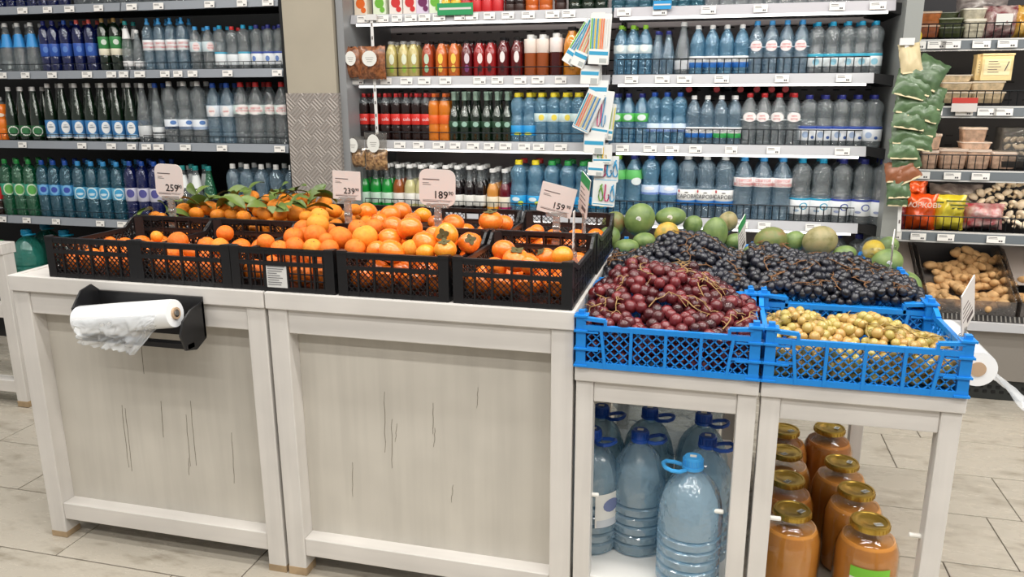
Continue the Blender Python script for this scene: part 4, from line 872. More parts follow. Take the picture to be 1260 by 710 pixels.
FACING = {(549, 289): (R(80), 0, 0), (504, 282): (R(150), R(-25), 0), (548, 307): (R(20), 0, 0), (577, 299): (R(55), R(10), .4), (520, 265): (R(170), 0, 0), (671, 316): (R(25), R(-35), 0), (635, 320): (R(15), 0, .5), (604, 272): (R(10), 0, 0)}
def pile(dic, row):
    for i, lst in dic.items():
        lst = sorted(lst)
        for k, (px, py, pr, y, sort) in enumerate(lst):
            p = at(px, py, y=y); r = pr*mpp(p)
            fruit(sort, p, r, f"{sort.replace('_', ' ')} in the {NTH[i]} {row} black crate, {ORD[k]} from its left", f'fruit in the {row} black crates', FACING.get((px, py)))
pile(TOP, 'front'); pile(TOP2, 'rear')
def layer(i, row, y0, sort, r, nx, ny, z, jit=.006, lim=None):
    for a in range(nx):
        for b in range(ny):
            x = CX[i]-.155+r+(.31-2*r)*a/(nx-1); y = y0+.016+r+(.393-2*r)*b/(ny-1)
            fruit(sort, (x+random.uniform(-jit, jit)*.6, y+random.uniform(-jit, jit)*.6, z+random.uniform(-.004, .006)), r*random.uniform(.92, 1.02),
                  f"{sort.replace('_', ' ')} in the bottom layer of the {NTH[i]} {row} black crate", f'bottom layer of the {NTH[i]} {row} crate')
for i, (s, r) in enumerate((('orange', .034), ('orange', .036), ('orange', .036), ('persimmon', .038), ('persimmon', .039))):
    layer(i, 'front', 2.004, s, r, 4, 4 if r > .035 else 5, ZC+.009+r*.94)
for i in (3, 4): layer(i, 'rear', 2.44, 'persimmon', .038, 4, 4, ZC+.009+.036)
for k in range(3):   # upper layers inside the fuller crates
    fruit('orange', (CX[2]-.1+.1*k, 2.34, ZC+.105), .035, 'orange on the second layer at the back of the third front crate', 'second layer of the third front crate')
for k in range(4): fruit('persimmon', (CX[3]-.12+.08*k, 2.37, ZC+.10), .037, 'persimmon on the second layer at the back of the fourth front crate', 'second layer of the fourth front crate')
# mandarins with leaves in the rear crates
MD = [(200, 270, 7), (190, 268, 7), (226, 259, 8), (246, 249, 7.5), (258, 258, 9.5), (275, 257, 9.5), (294, 259, 9), (310, 244, 8), (298, 249, 8), (314, 256, 8), (326, 265, 9), (340, 255, 9.7), (358, 257, 9.5), (363, 265, 10), (365, 246, 7.5), (385, 256, 7), (399, 252, 9), (411, 261, 9), (318, 262, 7), (285, 266, 8), (345, 266, 8), (377, 268, 8), (300, 268, 8), (268, 266, 8), (242, 264, 8), (330, 247, 7), (380, 246, 8), (350, 246, 7)]
rng = random.Random(4)
for k, (px, py, pr) in enumerate(sorted(MD)):
    y = 2.52+(270-py)*.012+rng.uniform(-.02, .02); p = at(px, py-1.5, y=y); r = 1.14*pr*mpp(p)
    t = fruit('mandarin', p, r, f'leafy mandarin heaped behind the front crates, {ORD[k]} from the left', 'mandarins with leaves', (rng.uniform(-.5, .5), rng.uniform(-.5, .5), rng.uniform(0, 6)))
    put('twig', MB().tube([(0, 0, .7), (.05, .02, 1.0), (.2, .1, 1.3)], .05, 5).mesh('twig', TWIG), t)
    for q in range(rng.choice((2, 2, 3))):
        put('leaf', LM, t, (.1, .05, 1.05), (rng.uniform(-.35, .45), rng.uniform(-.7, .7), rng.uniform(0, 6.28)), tuple([rng.uniform(.85, 1.3)/r]*3))
for i in (0, 1, 2): layer(i, 'rear', 2.44, 'mandarin', .031, 5, 4, ZC+.04)
for i in (1, 2): layer(i, 'rear', 2.44, 'mandarin', .030, 4, 4, ZC+.095)
# ------------------------------------------------------------------ grapes
def grape_mat(name, c, c2, rough, bloom):
    m, nt, b = nodes(name); L = nt.links.new
    oi = nt.nodes.new('ShaderNodeObjectInfo'); rp = nt.nodes.new('ShaderNodeValToRGB'); L(oi.outputs['Random'], rp.inputs[0])
    rp.color_ramp.elements[0].color = srgb(c); rp.color_ramp.elements[1].color = srgb(c2)
    tc = nt.nodes.new('ShaderNodeTexCoord'); n = nt.nodes.new('ShaderNodeTexNoise'); n.inputs['Scale'].default_value = 1.6; n.inputs['Detail'].default_value = 4; L(tc.outputs['Object'], n.inputs['Vector'])
    mx = nt.nodes.new('ShaderNodeMix'); mx.data_type = 'RGBA'; mr = nt.nodes.new('ShaderNodeMapRange'); mr.inputs[1].default_value = .45; mr.inputs[2].default_value = .75; mr.inputs[4].default_value = bloom[1]
    L(n.outputs['Fac'], mr.inputs[0]); L(mr.outputs[0], mx.inputs[0]); L(rp.outputs[0], mx.inputs[6]); mx.inputs[7].default_value = srgb(bloom[0])
    L(mx.outputs[2], b.inputs['Base Color']); b.inputs['Roughness'].default_value = rough; b.inputs['Coat Weight'].default_value = .25; b.inputs['Coat Roughness'].default_value = .1
    return m
GM = {'red': grape_mat('red_grape_skin', (46, 12, 17), (112, 34, 38), .25, ((140, 96, 106), .22)), 'dark': grape_mat('dark_grape_skin', (16, 16, 22), (30, 31, 42), .3, ((84, 90, 108), .25)),
      'green': grape_mat('green_grape_skin', (176, 164, 88), (188, 148, 88), .25, ((160, 112, 66), .35))}
GB = {k: MB().ball((0, 0, 0), (1, 1, 1.18 if k == 'dark' else 1.06), 12, 8).mesh('berry', m, True, 180) for k, m in GM.items()}
STEM = {'red': mat('straw_stem', (156, 124, 78), .7), 'dark': mat('brown_stem', (120, 84, 52), .8), 'green': mat('pale_stem', (156, 132, 76), .7)}
def heap(sort, r, x0, x1, y0, y1, hf, nb, title, walls, seed, base):
    rd = random.Random(seed); cs = []; nx, ny = nb
    for a in range(nx):
        for b in range(ny): cs.append(Vector((x0+(x1-x0)*(a+.5+rd.uniform(-.2, .2))/nx, y0+(y1-y0)*(b+.5+rd.uniform(-.2, .2))/ny, 0)))
    cs.sort(key=lambda c: c.x); bun = []
    for i, c in enumerate(cs):
        t = thing('grape_bunch', f'{ORD[i]} bunch from the left in {title}', 'grapes', (c.x, c.y, base), (0, 0, 0), title); bun.append((t, c, []))
    pts = []; s = r*1.78; row = 0; y = y0
    while y <= y1:
        x = x0+(s/2 if row % 2 else 0)
        while x <= x1:
            px, py = x+rd.uniform(-.35, .35)*r, y+rd.uniform(-.35, .35)*r
            pts.append((px, py, hf(px, py)+rd.uniform(-.8, .5)*r, True)); pts.append((px+s*.5*rd.choice((-1, 1)), py, hf(px, py)-1.5*r+rd.uniform(-.3, .3)*r, False)); x += s
        y += s*.88; row += 1
    for wl in walls:
        n = int(((x1-x0) if wl == 'f' else (y1-y0))/(s*.95))
        for q in range(n):
            z = base+r+.012; zz = 0
            while True:
                u = (q+.5*(zz % 2)+.25)/n
                px, py = (x0+(x1-x0)*u, y0-.004+rd.uniform(0, .012)) if wl == 'f' else (x1+.004-rd.uniform(0, .012), y0+(y1-y0)*u)
                if z > hf(px, py)-.8*r: break
                pts.append((px, py, z+rd.uniform(-.15, .15)*r, True)); z += s*.95; zz += 1
    hid = {}
    for px, py, pz, show in pts:
        k = min(range(len(bun)), key=lambda i: (bun[i][1].x-px)**2+(bun[i][1].y-py)**2); t, c, l = bun[k]
        loc = (px-c.x, py-c.y, pz-base); rr = r*rd.uniform(.84, 1.1)
        if show: put('berry', GB[sort], t, loc, (rd.uniform(-1, 1), rd.uniform(-1, 1), 0), (rr, rr, rr))
        else: hid.setdefault(k, MB()).ball(loc, rr, 8, 6)
    for k, mb in hid.items():
        o = put('lower_berries', mb.mesh('lower_berries', GM[sort], True, 180), bun[k][0]); o['kind'] = 'stuff'
    for t, c, l in bun:
        mb = MB()
        for q in range(2 if sort == 'dark' else 3):
            a = rd.uniform(0, 6.28); px, py = c.x+rd.uniform(-.05, .05), c.y+rd.uniform(-.04, .04); line = []
            for g_ in range(6):
                qx, qy = min(max(px+math.cos(a)*.02*g_, x0), x1), min(max(py+math.sin(a)*.02*g_, y0), y1); a += rd.uniform(-.35, .35)
                line.append(Vector((qx-c.x, qy-c.y, hf(qx, qy)+r*(.75+.35*math.sin(g_*.7))-base)))
            mb.tube(line, [.0018, .0017, .0016, .0014, .0012, .0009], 5)
            for g_ in (1, 2, 3, 4):
                b2 = a+rd.choice((-1, 1))*rd.uniform(.7, 1.5); e = line[g_]+Vector((math.cos(b2)*.02, math.sin(b2)*.02, rd.uniform(-.012, .01)))
                mb.tube([line[g_], (line[g_]+e)/2+Vector((0, 0, .003)), e], [.0013, .0012, .0008], 4)
        put('stem', mb.mesh('stem', STEM[sort]), t)
def sm(a, b, x): t = min(max((x-a)/(b-a), 0), 1); return t*t*(3-2*t)
def h_red(x, y): return .913+.105*sm(2.0, 2.24, y)*(1-.55*sm(.05, .22, abs(x+.13)))-.02*sm(-.02, .12, x)+.008*math.sin(31*x+17*y)
def h_dark1(x, y): return .952+.09*sm(2.36, 2.66, y)*(1-.8*sm(.05, .22, abs(x+.06)))+.008*math.sin(27*x+13*y)
def h_dark2(x, y): return .955+.052*sm(2.36, 2.60, y)*(1-.7*sm(.05, .34, x-.22))+.01*math.sin(23*x-15*y)-.05*sm(.55, .66, x)
def h_green(x, y): return .878+.052*sm(2.0, 2.12, y)*(1-.6*sm(.1, .24, abs(x-.36)))+.011*math.sin(31*x+9*y)-.01*sm(.5, .62, x)-.05*sm(2.17, 2.3, y)
heap('red', .0178, -.305, .125, 2.012, 2.345, h_red, (3, 2), 'the heap of red grapes', 'f', 21, ZB)
heap('dark', .0142, -.31, .13, 2.385, 2.71, h_dark1, (3, 3), 'the left heap of dark grapes', '', 22, ZB)
heap('dark', .0142, .14, .625, 2.375, 2.71, h_dark2, (4, 3), 'the right heap of dark grapes', '', 23, ZB)
heap('green', .0135, .18, .605, 2.012, 2.30, h_green, (3, 2), 'the heap of green grapes', 'fr', 24, ZB)
# ------------------------------------------------------------------ mangoes
def mango_mat(name, c, c2, c3):
    m, nt, b = nodes(name); L = nt.links.new
    tc = nt.nodes.new('ShaderNodeTexCoord'); oi = nt.nodes.new('ShaderNodeObjectInfo'); mp = nt.nodes.new('ShaderNodeMapping'); L(tc.outputs['Object'], mp.inputs[0]); L(oi.outputs['Random'], mp.inputs['Location'])
    n = nt.nodes.new('ShaderNodeTexNoise'); n.inputs['Scale'].default_value = 1.5; n.inputs['Detail'].default_value = 5; L(mp.outputs[0], n.inputs['Vector'])
    rp = nt.nodes.new('ShaderNodeValToRGB'); L(n.outputs['Fac'], rp.inputs[0]); e = rp.color_ramp.elements
    e[0].color = srgb(c3); e[0].position = .32; e[1].color = srgb(c2); e[1].position = .7; k = e.new(.48); k.color = srgb(c)
    L(rp.outputs[0], b.inputs['Base Color']); b.inputs['Roughness'].default_value = .45
    return m
MG = {'green': mango_mat('green_mango_skin', (112, 134, 76), (134, 150, 92), (92, 116, 64)), 'brown': mango_mat('brown_mango_skin', (150, 142, 100), (170, 150, 110), (122, 116, 70)), 'yellow': mango_mat('yellow_mango_skin', (206, 160, 66), (214, 176, 80), (150, 140, 64)), 'russet': mango_mat('russet_mango_skin', (118, 122, 70), (140, 96, 66), (96, 112, 62))}
MGM = {k: MB().ball((0, 0, 0), (1, .82, 1), 22, 16, fn=lambda q: 1+.09*q.x*q.z-.05*q.x).mesh('skin', m, True, 180) for k, m in MG.items()}
STK = mat('white_sticker', (232, 232, 226), .4)
MAN = [(756, 276, 15, 16, 2.93, 'russet', 0, 'russet mango at the left end'), (750, 292, 14, 14, 2.86, 'green', 0, 'round green mango at the left end'), (788, 270, 19, 20, 2.92, 'green', 1, 'large green mango with a white sticker'), (826, 267, 19, 12, 2.96, 'green', 1, 'long green mango lying flat with a sticker'),
       (853, 277, 12, 12, 3.0, 'green', 0, 'small green mango between two larger ones'), (821, 287, 15, 14, 2.88, 'yellow', 0, 'yellow mango among green ones'), (793, 296, 14, 10, 2.84, 'green', 0, 'green mango under the sticker mango'), (771, 304, 16, 10, 2.80, 'green', 0, 'low green mango by the dark grapes'),
       (880, 288, 16, 21, 2.86, 'green', 0, 'tall upright green mango'), (896, 273, 12, 13, 2.98, 'brown', 0, 'brownish mango behind the upright one'), (905, 297, 13, 10, 2.88, 'green', 0, 'green mango right of the upright one'), (949, 296, 20, 17, 2.86, 'russet', 0, 'mottled mango on the right-hand heap'),
       (978, 297, 14, 13, 2.9, 'green', 0, 'pale green mango between two mottled ones'), (1010, 297, 21, 19, 2.86, 'brown', 2, 'large brown mango with a torn sticker'), (1093, 303, 13, 12, 2.98, 'green', 0, 'green mango behind the bagged fruit'), (1092, 323, 19, 17, 2.80, 'green', 1, 'large green mango beside the vegetable fridge'),
       (930, 310, 15, 10, 2.8, 'green', 0, 'low green mango behind the right grape heap'), (1040, 312, 14, 10, 2.84, 'green', 0, 'half-hidden green mango by the clear bottles')]
for px, py, rx, rz_, y, sort, stk, lab in MAN:
    p = at(px, py, y=y); s = mpp(p)
    t = thing('mango', lab, 'mango', p, (0, 0, R(14)), 'mangoes'); t.scale = (rx*s, rx*s, rz_*s)
    put('skin', MGM[sort], t)
    if stk:
        mb = MB(); n = 12; mb.add([(math.cos(2*math.pi*k/n)*.17, 0, math.sin(2*math.pi*k/n)*.17*rx/rz_) for k in range(n)], [tuple(range(n))]); mb.box(-.09, .09, -.004, 0, -.02, .02, 1)
        put('sticker', mb.mesh('sticker', [STK, mat('sticker_print', (120, 130, 120), .5)], False), t, (-.25 if stk == 1 else -.1, -.79 if stk == 1 else -.6, .15 if stk == 1 else .55), (0 if stk == 1 else R(-40), 0, R(-14)))
for k, (x, y) in enumerate([(-.26+.115*i, 2.83+.1*(i % 2)) for i in range(9)]):
    t = thing('mango', 'green mango in the lower layer behind the dark grapes', 'mango', (x, y, .87), (0, .4*(k % 3), k), 'lower layer of mangoes'); t.scale = (.06, .06, .058); put('skin', MGM['green'], t)
t = thing('mango', 'green mango propping up the brownish one at the back', 'mango', (at(896, 273, y=2.98).x, 2.97, .915), (0, .3, 1), 'lower layer of mangoes'); t.scale = (.055, .055, .055); put('skin', MGM['green'], t)
# fruit in a net with a smiling yellow sticker
p = at(1075, 308, y=2.84); s = mpp(p)
t = thing('bagged_fruit', 'yellow fruit with a smiling face sticker in a clear bag', 'fruit', p); t.scale = (13*s, 13*s, 13*s)
put('skin', MB().ball((0, 0, 0), 1, 20, 12).mesh('skin', mat('yellow_skin', (236, 196, 40), .4), True, 180), t)
fm = MB()
for sx in (-1, 1): fm.tube([(sx*.3-.12, -.93, .25), (sx*.3, -.92, .36), (sx*.3+.12, -.93, .25)], .05, 6)
fm.tube([(-.4+.1*i, -.97+.02*abs(i-4), -.1-.2*math.sin(math.pi*i/8)) for i in range(9)], .05, 6)
put('face_print', fm.mesh('face_print', mat('face_ink', (70, 50, 20), .5)), t)
put('clear_bag', MB().ball((.4, .1, .1), (1.6, 1.3, 1.25), 16, 10, fn=lambda q: 1+.12*noise.noise(q*3)).mesh('clear_bag', pet('bag_film', (240, 244, 240), .12, 1.1), True, 180), t)
# ------------------------------------------------------------------ price signs on clear clips
def rrect(w, h, r, n=5):
    pts = []
    for cx, cz, a0 in ((w/2-r, h/2-r, 0), (-w/2+r, h/2-r, 90), (-w/2+r, -h/2+r, 180), (w/2-r, -h/2+r, 270)):
        for k in range(n+1): a = R(a0+90*k/n); pts.append((cx+r*math.cos(a), cz+r*math.sin(a)))
    return pts
CLIP = pet('clip_plastic', (226, 226, 224), .4, 1.35, body=.25)
def sign(px, py, wpx, hpx, main, small, y, tilt, rad, label, dx=0, yaw=0):
    p = at(px, py, y=y); s = mpp(p); wd, ht = wpx*s, hpx*s; r = rad*s
    t = thing('price_sign', label, 'price sign', (p.x, y, ZC+.10), (0, 0, yaw))
    oz = p.z-(ZC+.10)
    c = put('card', MB().prism(rrect(wd, ht, r), -.0012, .0012).mesh('card', CARD, False), t, (dx, 0, oz), (0, tilt, 0))
    big = ht*.29
    put('price', text_mesh(main, big, INK, None, wd*.10, -ht*.20), c, (0, -.0022, 0)); put('price', text_mesh(small, big*.5, INK, None, wd*.38, -ht*.14), c, (0, -.0022, 0))
    ln = MB(); x0 = -wd*.40
    ln.box(x0, x0+wd*.46, -.0018, -.0012, ht*.21, ht*.235); ln.box(x0, x0+wd*.17, -.0018, -.0012, ht*.12, ht*.132); ln.box(x0, x0+wd*.23, -.0018, -.0012, ht*.075, ht*.087)
    ln.box(x0, x0+wd*.44, -.0018, -.0012, -ht*.385, -ht*.365); ln.box(x0+wd*.46, x0+wd*.76, -.0018, -.0012, -ht*.372, -ht*.362); ln.box(x0, wd*.42, -.0018, -.0012, -ht*.34, -ht*.335)
    put('small_print', ln.mesh('small_print', mat('grey_ink', (90, 80, 80), .6), False), c)
    zb = oz-ht/2
    k = MB(); k.box(-wd*.3+dx, wd*.3+dx, -.004, .004, zb-.006, zb+.008); k.box(-.011, .011, -.006, .006, .0, zb-.004); k.tube([(-.012, 0, zb*.55), (.012, 0, zb*.55)], .009, 8)
    k.box(-.013, .013, -.012, .012, -.03, .02)
    put('clip', k.mesh('clip', CLIP, False), t)
    return t
sign(208, 223, 39, 42, '259', '90', 2.445, R(2), 9, 'white rounded price sign reading 259 over the oranges')
sign(426.5, 228, 37, 35, '239', '90', 2.445, R(2), .5, 'white square price sign reading 239 by the column')
sign(538, 231, 47, 45, '189', '90', 2.445, R(1.5), 10, 'white rounded price sign reading 189 over the persimmons')
sign(685, 246, 44, 37, '159', '90', 2.445, R(13), .5, 'tilted white price sign reading 159 over the last crate')
# narrow signs seen nearly edge-on
def edge_sign(px, py, wd, ht, y, z0, yaw, tilt, top, label):
    p = at(px, py, y=y); t = thing('price_sign', label, 'price sign', (p.x, p.y, z0), (0, 0, yaw)); oz = p.z-z0
    c = put('card', MB().prism(rrect(wd, ht, .003), -.0012, .0012).mesh('card', CARD, False), t, (0, 0, oz), (0, tilt, 0))
    if top: put('header', MB().box(-wd/2, wd/2, -.0017, -.0012, ht*.24, ht*.5).mesh('header', mat('green_header', (40, 150, 84), .5), False), c)
    ln = MB()
    for q in range(4): ln.box(-wd*.4, wd*(.0+.1*q), -.0018, -.0012, ht*(.12-.11*q), ht*(.14-.11*q))
    ln.box(-wd*.1, wd*.35, -.0018, -.0012, -ht*.38, -ht*.28)
    put('small_print', ln.mesh('small_print', MATS['grey_ink'], False), c)
    k = MB(); k.box(-.008, .008, -.004, .004, 0, oz-ht*.45); k.lathe([(.012, -.0), (.012, .012), (.008, .016)], 10); k.tube([(0, 0, .0), (0, -.01, -.025)], .008, 8)
    put('clip', k.mesh('clip', CLIP, False), t)
edge_sign(719, 240, .085, .13, 2.44, ZC+.08, R(-62), R(16), True, 'green-topped price sign turned sideways beside the 159 sign')
edge_sign(706, 282, .07, .11, 2.30, ZC+.085, R(96), R(4), False, 'pale price sign seen edge-on at the last crate')
edge_sign(1191, 376, .10, .125, 2.12, ZB+.11, R(60), R(-24), False, 'white price sign leaning on the green grape crate')
edge_sign(913, 290, .09, .12, 2.72, ZB+.13, R(74), R(-20), True, 'green-edged price sign between the mango heaps')
edge_sign(1098, 308, .07, .12, 2.62, ZB+.1, R(76), R(-35), False, 'pale price sign behind the right grape heap')
# ------------------------------------------------------------------ bag roll holder on the first table
hx0, hx1 = -1.85, -1.475; hy = 1.895; hz = .875
t = thing('bag_roll_holder', 'black bag roll holder screwed to the white table front', 'roll holder', (-1.70, 1.99, .86))
o = Vector((-1.70, 1.99, .86))
def hp(nm, mb, m=BLKPL, smooth=True): return put(nm, mb.mesh(nm, m, smooth), t, -o)
hp('back_plate', MB().box(hx0, hx1, 1.982, 1.991, .80, .925))
poly = [(.0, .06), (.03, .085), (.075, .075), (.115, .03), (.12, -.02), (.09, -.07), (.05, -.085), (.0, -.06)]
for x, s in ((hx0, 1), (hx1, -1)):
    poly = [(.0, .06), (.03, .085), (.075, .075), (.115, .03), (.12, -.02), (.09, -.07), (.05, -.085), (.0, -.06)] if s > 0 else [(.0, .045), (.06, .035), (.10, .01), (.118, -.03), (.10, -.08), (.05, -.092), (.0, -.07)]
    mb = MB(); n = len(poly); mb.add([(x, 1.99-a, .865+b) for a, b in poly]+[(x+s*.006, 1.99-a, .865+b) for a, b in poly], [tuple(range(n)), tuple(reversed(range(n, 2*n)))]+[(k, (k+1) % n, (k+1) % n+n, k+n) for k in range(n)])
    hp('end_bracket', mb, BLKPL, False)
hp('rod', MB().tube([(hx0+.004, hy, hz-.028), (hx1-.02, hy, hz+.024)], .008, 10), mat('steel_rod', (150, 150, 150), .3, metal=.9))
hp('tear_bar', MB().box(hx0, hx1, 1.90, 1.93, .785, .80))
FILM = mat('white_film', (244, 246, 248), .22, coat=.5)
THIN = mat('thin_bag_film', (232, 236, 240), .12, coat=.6, alpha=.42)
r_ = thing('plastic_bag_roll', 'white roll of thin plastic bags with a loose end hanging down', 'plastic bags', (-1.672, hy, hz))
def lathe_x(prof, seg=24):
    mb = MB().lathe(prof, seg); mb.v = [(z, x, y) for x, y, z in mb.v]; return mb
put('film_roll', lathe_x([(.016, -.165), (.042, -.165), (.0435, -.16), (.044, 0), (.0425, .155), (.041, .165), (.017, .165)], 32).mesh('film_roll', FILM), r_)
put('core', lathe_x([(.012, -.167), (.018, -.167), (.018, .172), (.012, .172)], 20).mesh('core', mat('cardboard_core', (186, 158, 130), .8)), r_)
put('core_hole', lathe_x([(.0115, .15), (.0115, .1722)], 16).mesh('core_hole', mat('core_dark', (50, 40, 36), .9)), r_)
mb = MB(); NX, NZ = 56, 34; vs = []
for i in range(NX+1):
    u = i/NX
    for j in range(NZ+1):
        v = j/NZ; drop = .045+.085*(math.sin(math.pi*(u*.86+.12))**2*.6+.5*math.exp(-((u-.72)/.16)**2)+.35*math.exp(-((u-.12)/.12)**2))
        x = -.155+.29*u*(1-.12*v)+.015*v; z = .012-drop*v; y = -.0455-.03*v*(1-v)-.012*v*math.sin(9*u+3*v)
        q = noise.noise(Vector((u*6, v*4, .3)))*.03*v+abs(noise.noise(Vector((u*9+v*3, v*4, 2))))*.03*v+noise.noise(Vector((u*22, v*12, 2)))*.008*v
        vs.append((x+q*.6, y+q, z+q*.4))
mb.add(vs, [(i*(NZ+1)+j, (i+1)*(NZ+1)+j, (i+1)*(NZ+1)+j+1, i*(NZ+1)+j+1) for i in range(NX) for j in range(NZ)])
put('loose_end', mb.mesh('loose_end', THIN, True, 180), r_)
r_.rotation_euler = (0, R(-7), R(2))
# second roll on the right-hand end of the grape table
rr_ = thing('plastic_bag_roll', 'white bag roll seen end-on beside the green grape crate', 'plastic bags', (.745, 2.46, .775))
ry = MB().lathe([(.019, -.16), (.05, -.16), (.052, 0), (.05, .16), (.019, .16)], 28); ry.v = [(x, z, y) for x, y, z in ry.v]
put('film_roll', ry.mesh('film_roll', FILM), rr_)
ry = MB().lathe([(.014, -.163), (.021, -.163), (.021, .163), (.014, .163)], 20); ry.v = [(x, z, y) for x, y, z in ry.v]
put('core', ry.mesh('core', MATS['cardboard_core']), rr_)
ry = MB().lathe([(.0138, -.1615), (.0138, -.1)], 16); ry.v = [(x, z, y) for x, y, z in ry.v]
put('core_hole', ry.mesh('core_hole', MATS['core_dark']), rr_)
mb = MB(); vs = []
for i in range(13):
    u = i/12
    for j in range(7):
        v = j/6; wv = .30*(1-.75*u)
        vs.append((.03+.13*u+.01*math.sin(6*v), -.15+wv*v, -.035-.03*u-.075*u*u*(.4+.6*(1-v))+.014*math.sin(7*u+5*v)))
mb.add(vs, [(i*7+j, (i+1)*7+j, (i+1)*7+j+1, i*7+j+1) for i in range(12) for j in range(6)])
put('loose_end', mb.mesh('loose_end', THIN, True, 180), rr_)
put('bracket', MB().box(-.068, -.058, -.17, .17, -.05, .05).box(-.062, .0, .165, .17, -.02, .02).mesh('bracket', BLKPL, False), rr_)
# ------------------------------------------------------------------ jars under the last table
JR, JH = .092, .285
GLASS = pet('jar_glass', (244, 240, 232), .14, 1.35, bs=6, bst=.1)
AMB = [mat('amber_juice', (228, 158, 76), .16, coat=.7, c2=(218, 144, 62), nscale=8), mat('brown_juice', (210, 138, 64), .16, coat=.7, c2=(190, 118, 50), nscale=8)]
GOLD = mat('gold_lid', (198, 164, 76), .3, metal=.85)
jp = [(0, 0), (.82, 0), (.97, .02), (1, .06), (1, .56), (.98, .66), (.88, .76), (.66, .84), (.56, .87), (.54, .92), (.56, .94)]
jg = MB().lathe([(a*JR, b*JH) for a, b in jp], 28).mesh('glass', GLASS)
jl = [MB().lathe([(a*JR*.965, b*JH+.004) for a, b in jp[:-4+int(0)]]+[(.80*JR, .80*JH), (.2*JR, .80*JH)], 28).mesh('juice', m) for m in AMB]
jlid = MB().lathe([(.585*JR, .915*JH), (.605*JR, .92*JH), (.605*JR, .965*JH), (.585*JR, .985*JH), (.52*JR, .985*JH), (.5*JR, .975*JH), (.36*JR, .975*JH), (.34*JR, .97*JH), (.01, .97*JH)], 28)
for i in range(28): a = 2*math.pi*i/28; jlid.bar((.606*JR*math.cos(a), .606*JR*math.sin(a), .922*JH), (.606*JR*math.cos(a), .606*JR*math.sin(a), .962*JH), .0035, .003, (math.cos(a), math.sin(a), 0))
jlid = jlid.mesh('lid', GOLD)
jstk = MB().box(-.012, .012, -.008, .008, 0, .0006, 0)
for q in range(5): jstk.box(-.010+.0045*q, -.0078+.0045*q, -.006, .003 if q % 2 else .006, .0006, .0009, 1)
jstk = jstk.mesh('lid_sticker', [STK, INK], False)
JARS = [(975, 627, 'front left'), (969, 588, 'second back in the left row'), (967, 555, 'third back in the left row'), (965, 528, 'last in the left row'), (1071, 641, 'front right'), (1054, 602, 'second back in the right row'), (1036, 568, 'third back in the right row'), (1021, 526, 'last in the right row')]
for k, (px, py, nm) in enumerate(JARS):
    p = at(px, py, z=JH*.975); t = thing('juice_jar', f'gold-lidded glass jar of amber juice, {nm}', 'jar', (p.x, p.y, 0), (0, 0, random.uniform(0, 1)), 'jars under the table')
    put('glass', jg, t); put('juice', jl[0 if k in (0, 4, 5) else (k % 2)], t); put('lid', jlid, t)
    put('lid_sticker', jstk, t, (.018*(-1 if k in (1, 2) else 1), -.018, JH*.9755), (0, 0, .2))
    if k == 4:
        lm = MB(); lm.wrap(JR*1.006, -.06, .055, .06, .135, 10, 0); lm.wrap(JR*1.006, -.06, .055, .135, .17, 10, 1)
        put('label', lm.mesh('label', [mat('label_white', (232, 230, 224), .5), mat('label_lime', (128, 206, 60), .5)], True, 180), t, (0, 0, 0), (0, 0, -t.rotation_euler.z))
# ------------------------------------------------------------------ five-litre bottles on the shelf of the third table
for k, (key, px, py, rz, nm) in enumerate((('jug_bright', 853, 566, .3, 'front bottle with the bright blue cap'), ('jug_blue', 788, 533, 3.3, 'middle bottle in the gap'), ('jug_blue', 871, 540, 3.0, 'second bottle in the right row'), ('jug_blue', 866, 512, 3.0, 'third bottle in the right row'),
                                      ('jug_blue', 730, 531, 2.6, 'left bottle half hidden by the table leg'), ('jug_blue', 800, 505, 3.0, 'rear bottle behind the middle one'), ('jug_blue', 740, 503, 3, 'rear bottle behind the left leg'))):
    p = at(px, py, z=.14+.39*.97)
    t = bottle(key, (p.x, p.y, .14), f'five-litre blue water bottle, {nm}', 'large water bottles', rz, name='water_jug')
    if k == 4:
        lm = MB(); lm.wrap(.0865, -.02, .085, .10, .21, 10, 0); lm.wrap(.087, -.015, .08, .10, .125, 10, 1); lm.wrap_disc(.0875, .035, .17, .03, .022, 14, 2)
        put('label', lm.mesh('label', [mat('label_white', (232, 230, 224), .5), mat('label_grey', (206, 210, 216), .5), mat('label_navy', (120, 130, 170), .5)], True, 180), t, rot=(0, 0, -rz+.5))
    put('cap_sticker', MB().box(-.009, .009, -.007, .007, 0, .0008).mesh('cap_sticker', STK, False), t, (0, 0, .3905), (0, 0, -rz))
def pillow(w_, h_, d, seed, nx=12, nz=12, wr=.25):
    """a filled bag standing in x,z, thickness along y, with crimped top and bottom"""
    rd = random.Random(seed); off = Vector((rd.uniform(0, 50), 0, 0)); mb = MB()
    for s in (-1, 1):
        vs = []
        for i in range(nx+1):
            for j in range(nz+1):
                u, v = i/nx*2-1, j/nz*2-1; th = (1-u**4)*(1-abs(v)**3.0); q = noise.noise(Vector((u*2.2, v*2.2, s))+off)*wr+noise.noise(Vector((u*6, v*6, s))+off)*wr*.4
                vs.append((u*w_/2*(1-.06*(1-v*v))+q*.01, s*d/2*th*(1+q), h_/2*(v+1)+.01*noise.noise(Vector((u*3, s, 1))+off)))
        f = [(i*(nz+1)+j, (i+1)*(nz+1)+j, (i+1)*(nz+1)+j+1, i*(nz+1)+j+1) for i in range(nx) for j in range(nz)]
        mb.add(vs, f if s < 0 else [tuple(reversed(q)) for q in f])
    return mb
p = thing('stretch_wrap', 'crumpled clear stretch wrap over the large water bottles', 'wrap', (-.10, 2.46, .34))
put('film', pillow(.36, .17, .10, 5, 26, 16, 1.6).mesh('film', pet('wrap_film', (226, 234, 240), .25, 1.15, body=.12), True, 180), p)
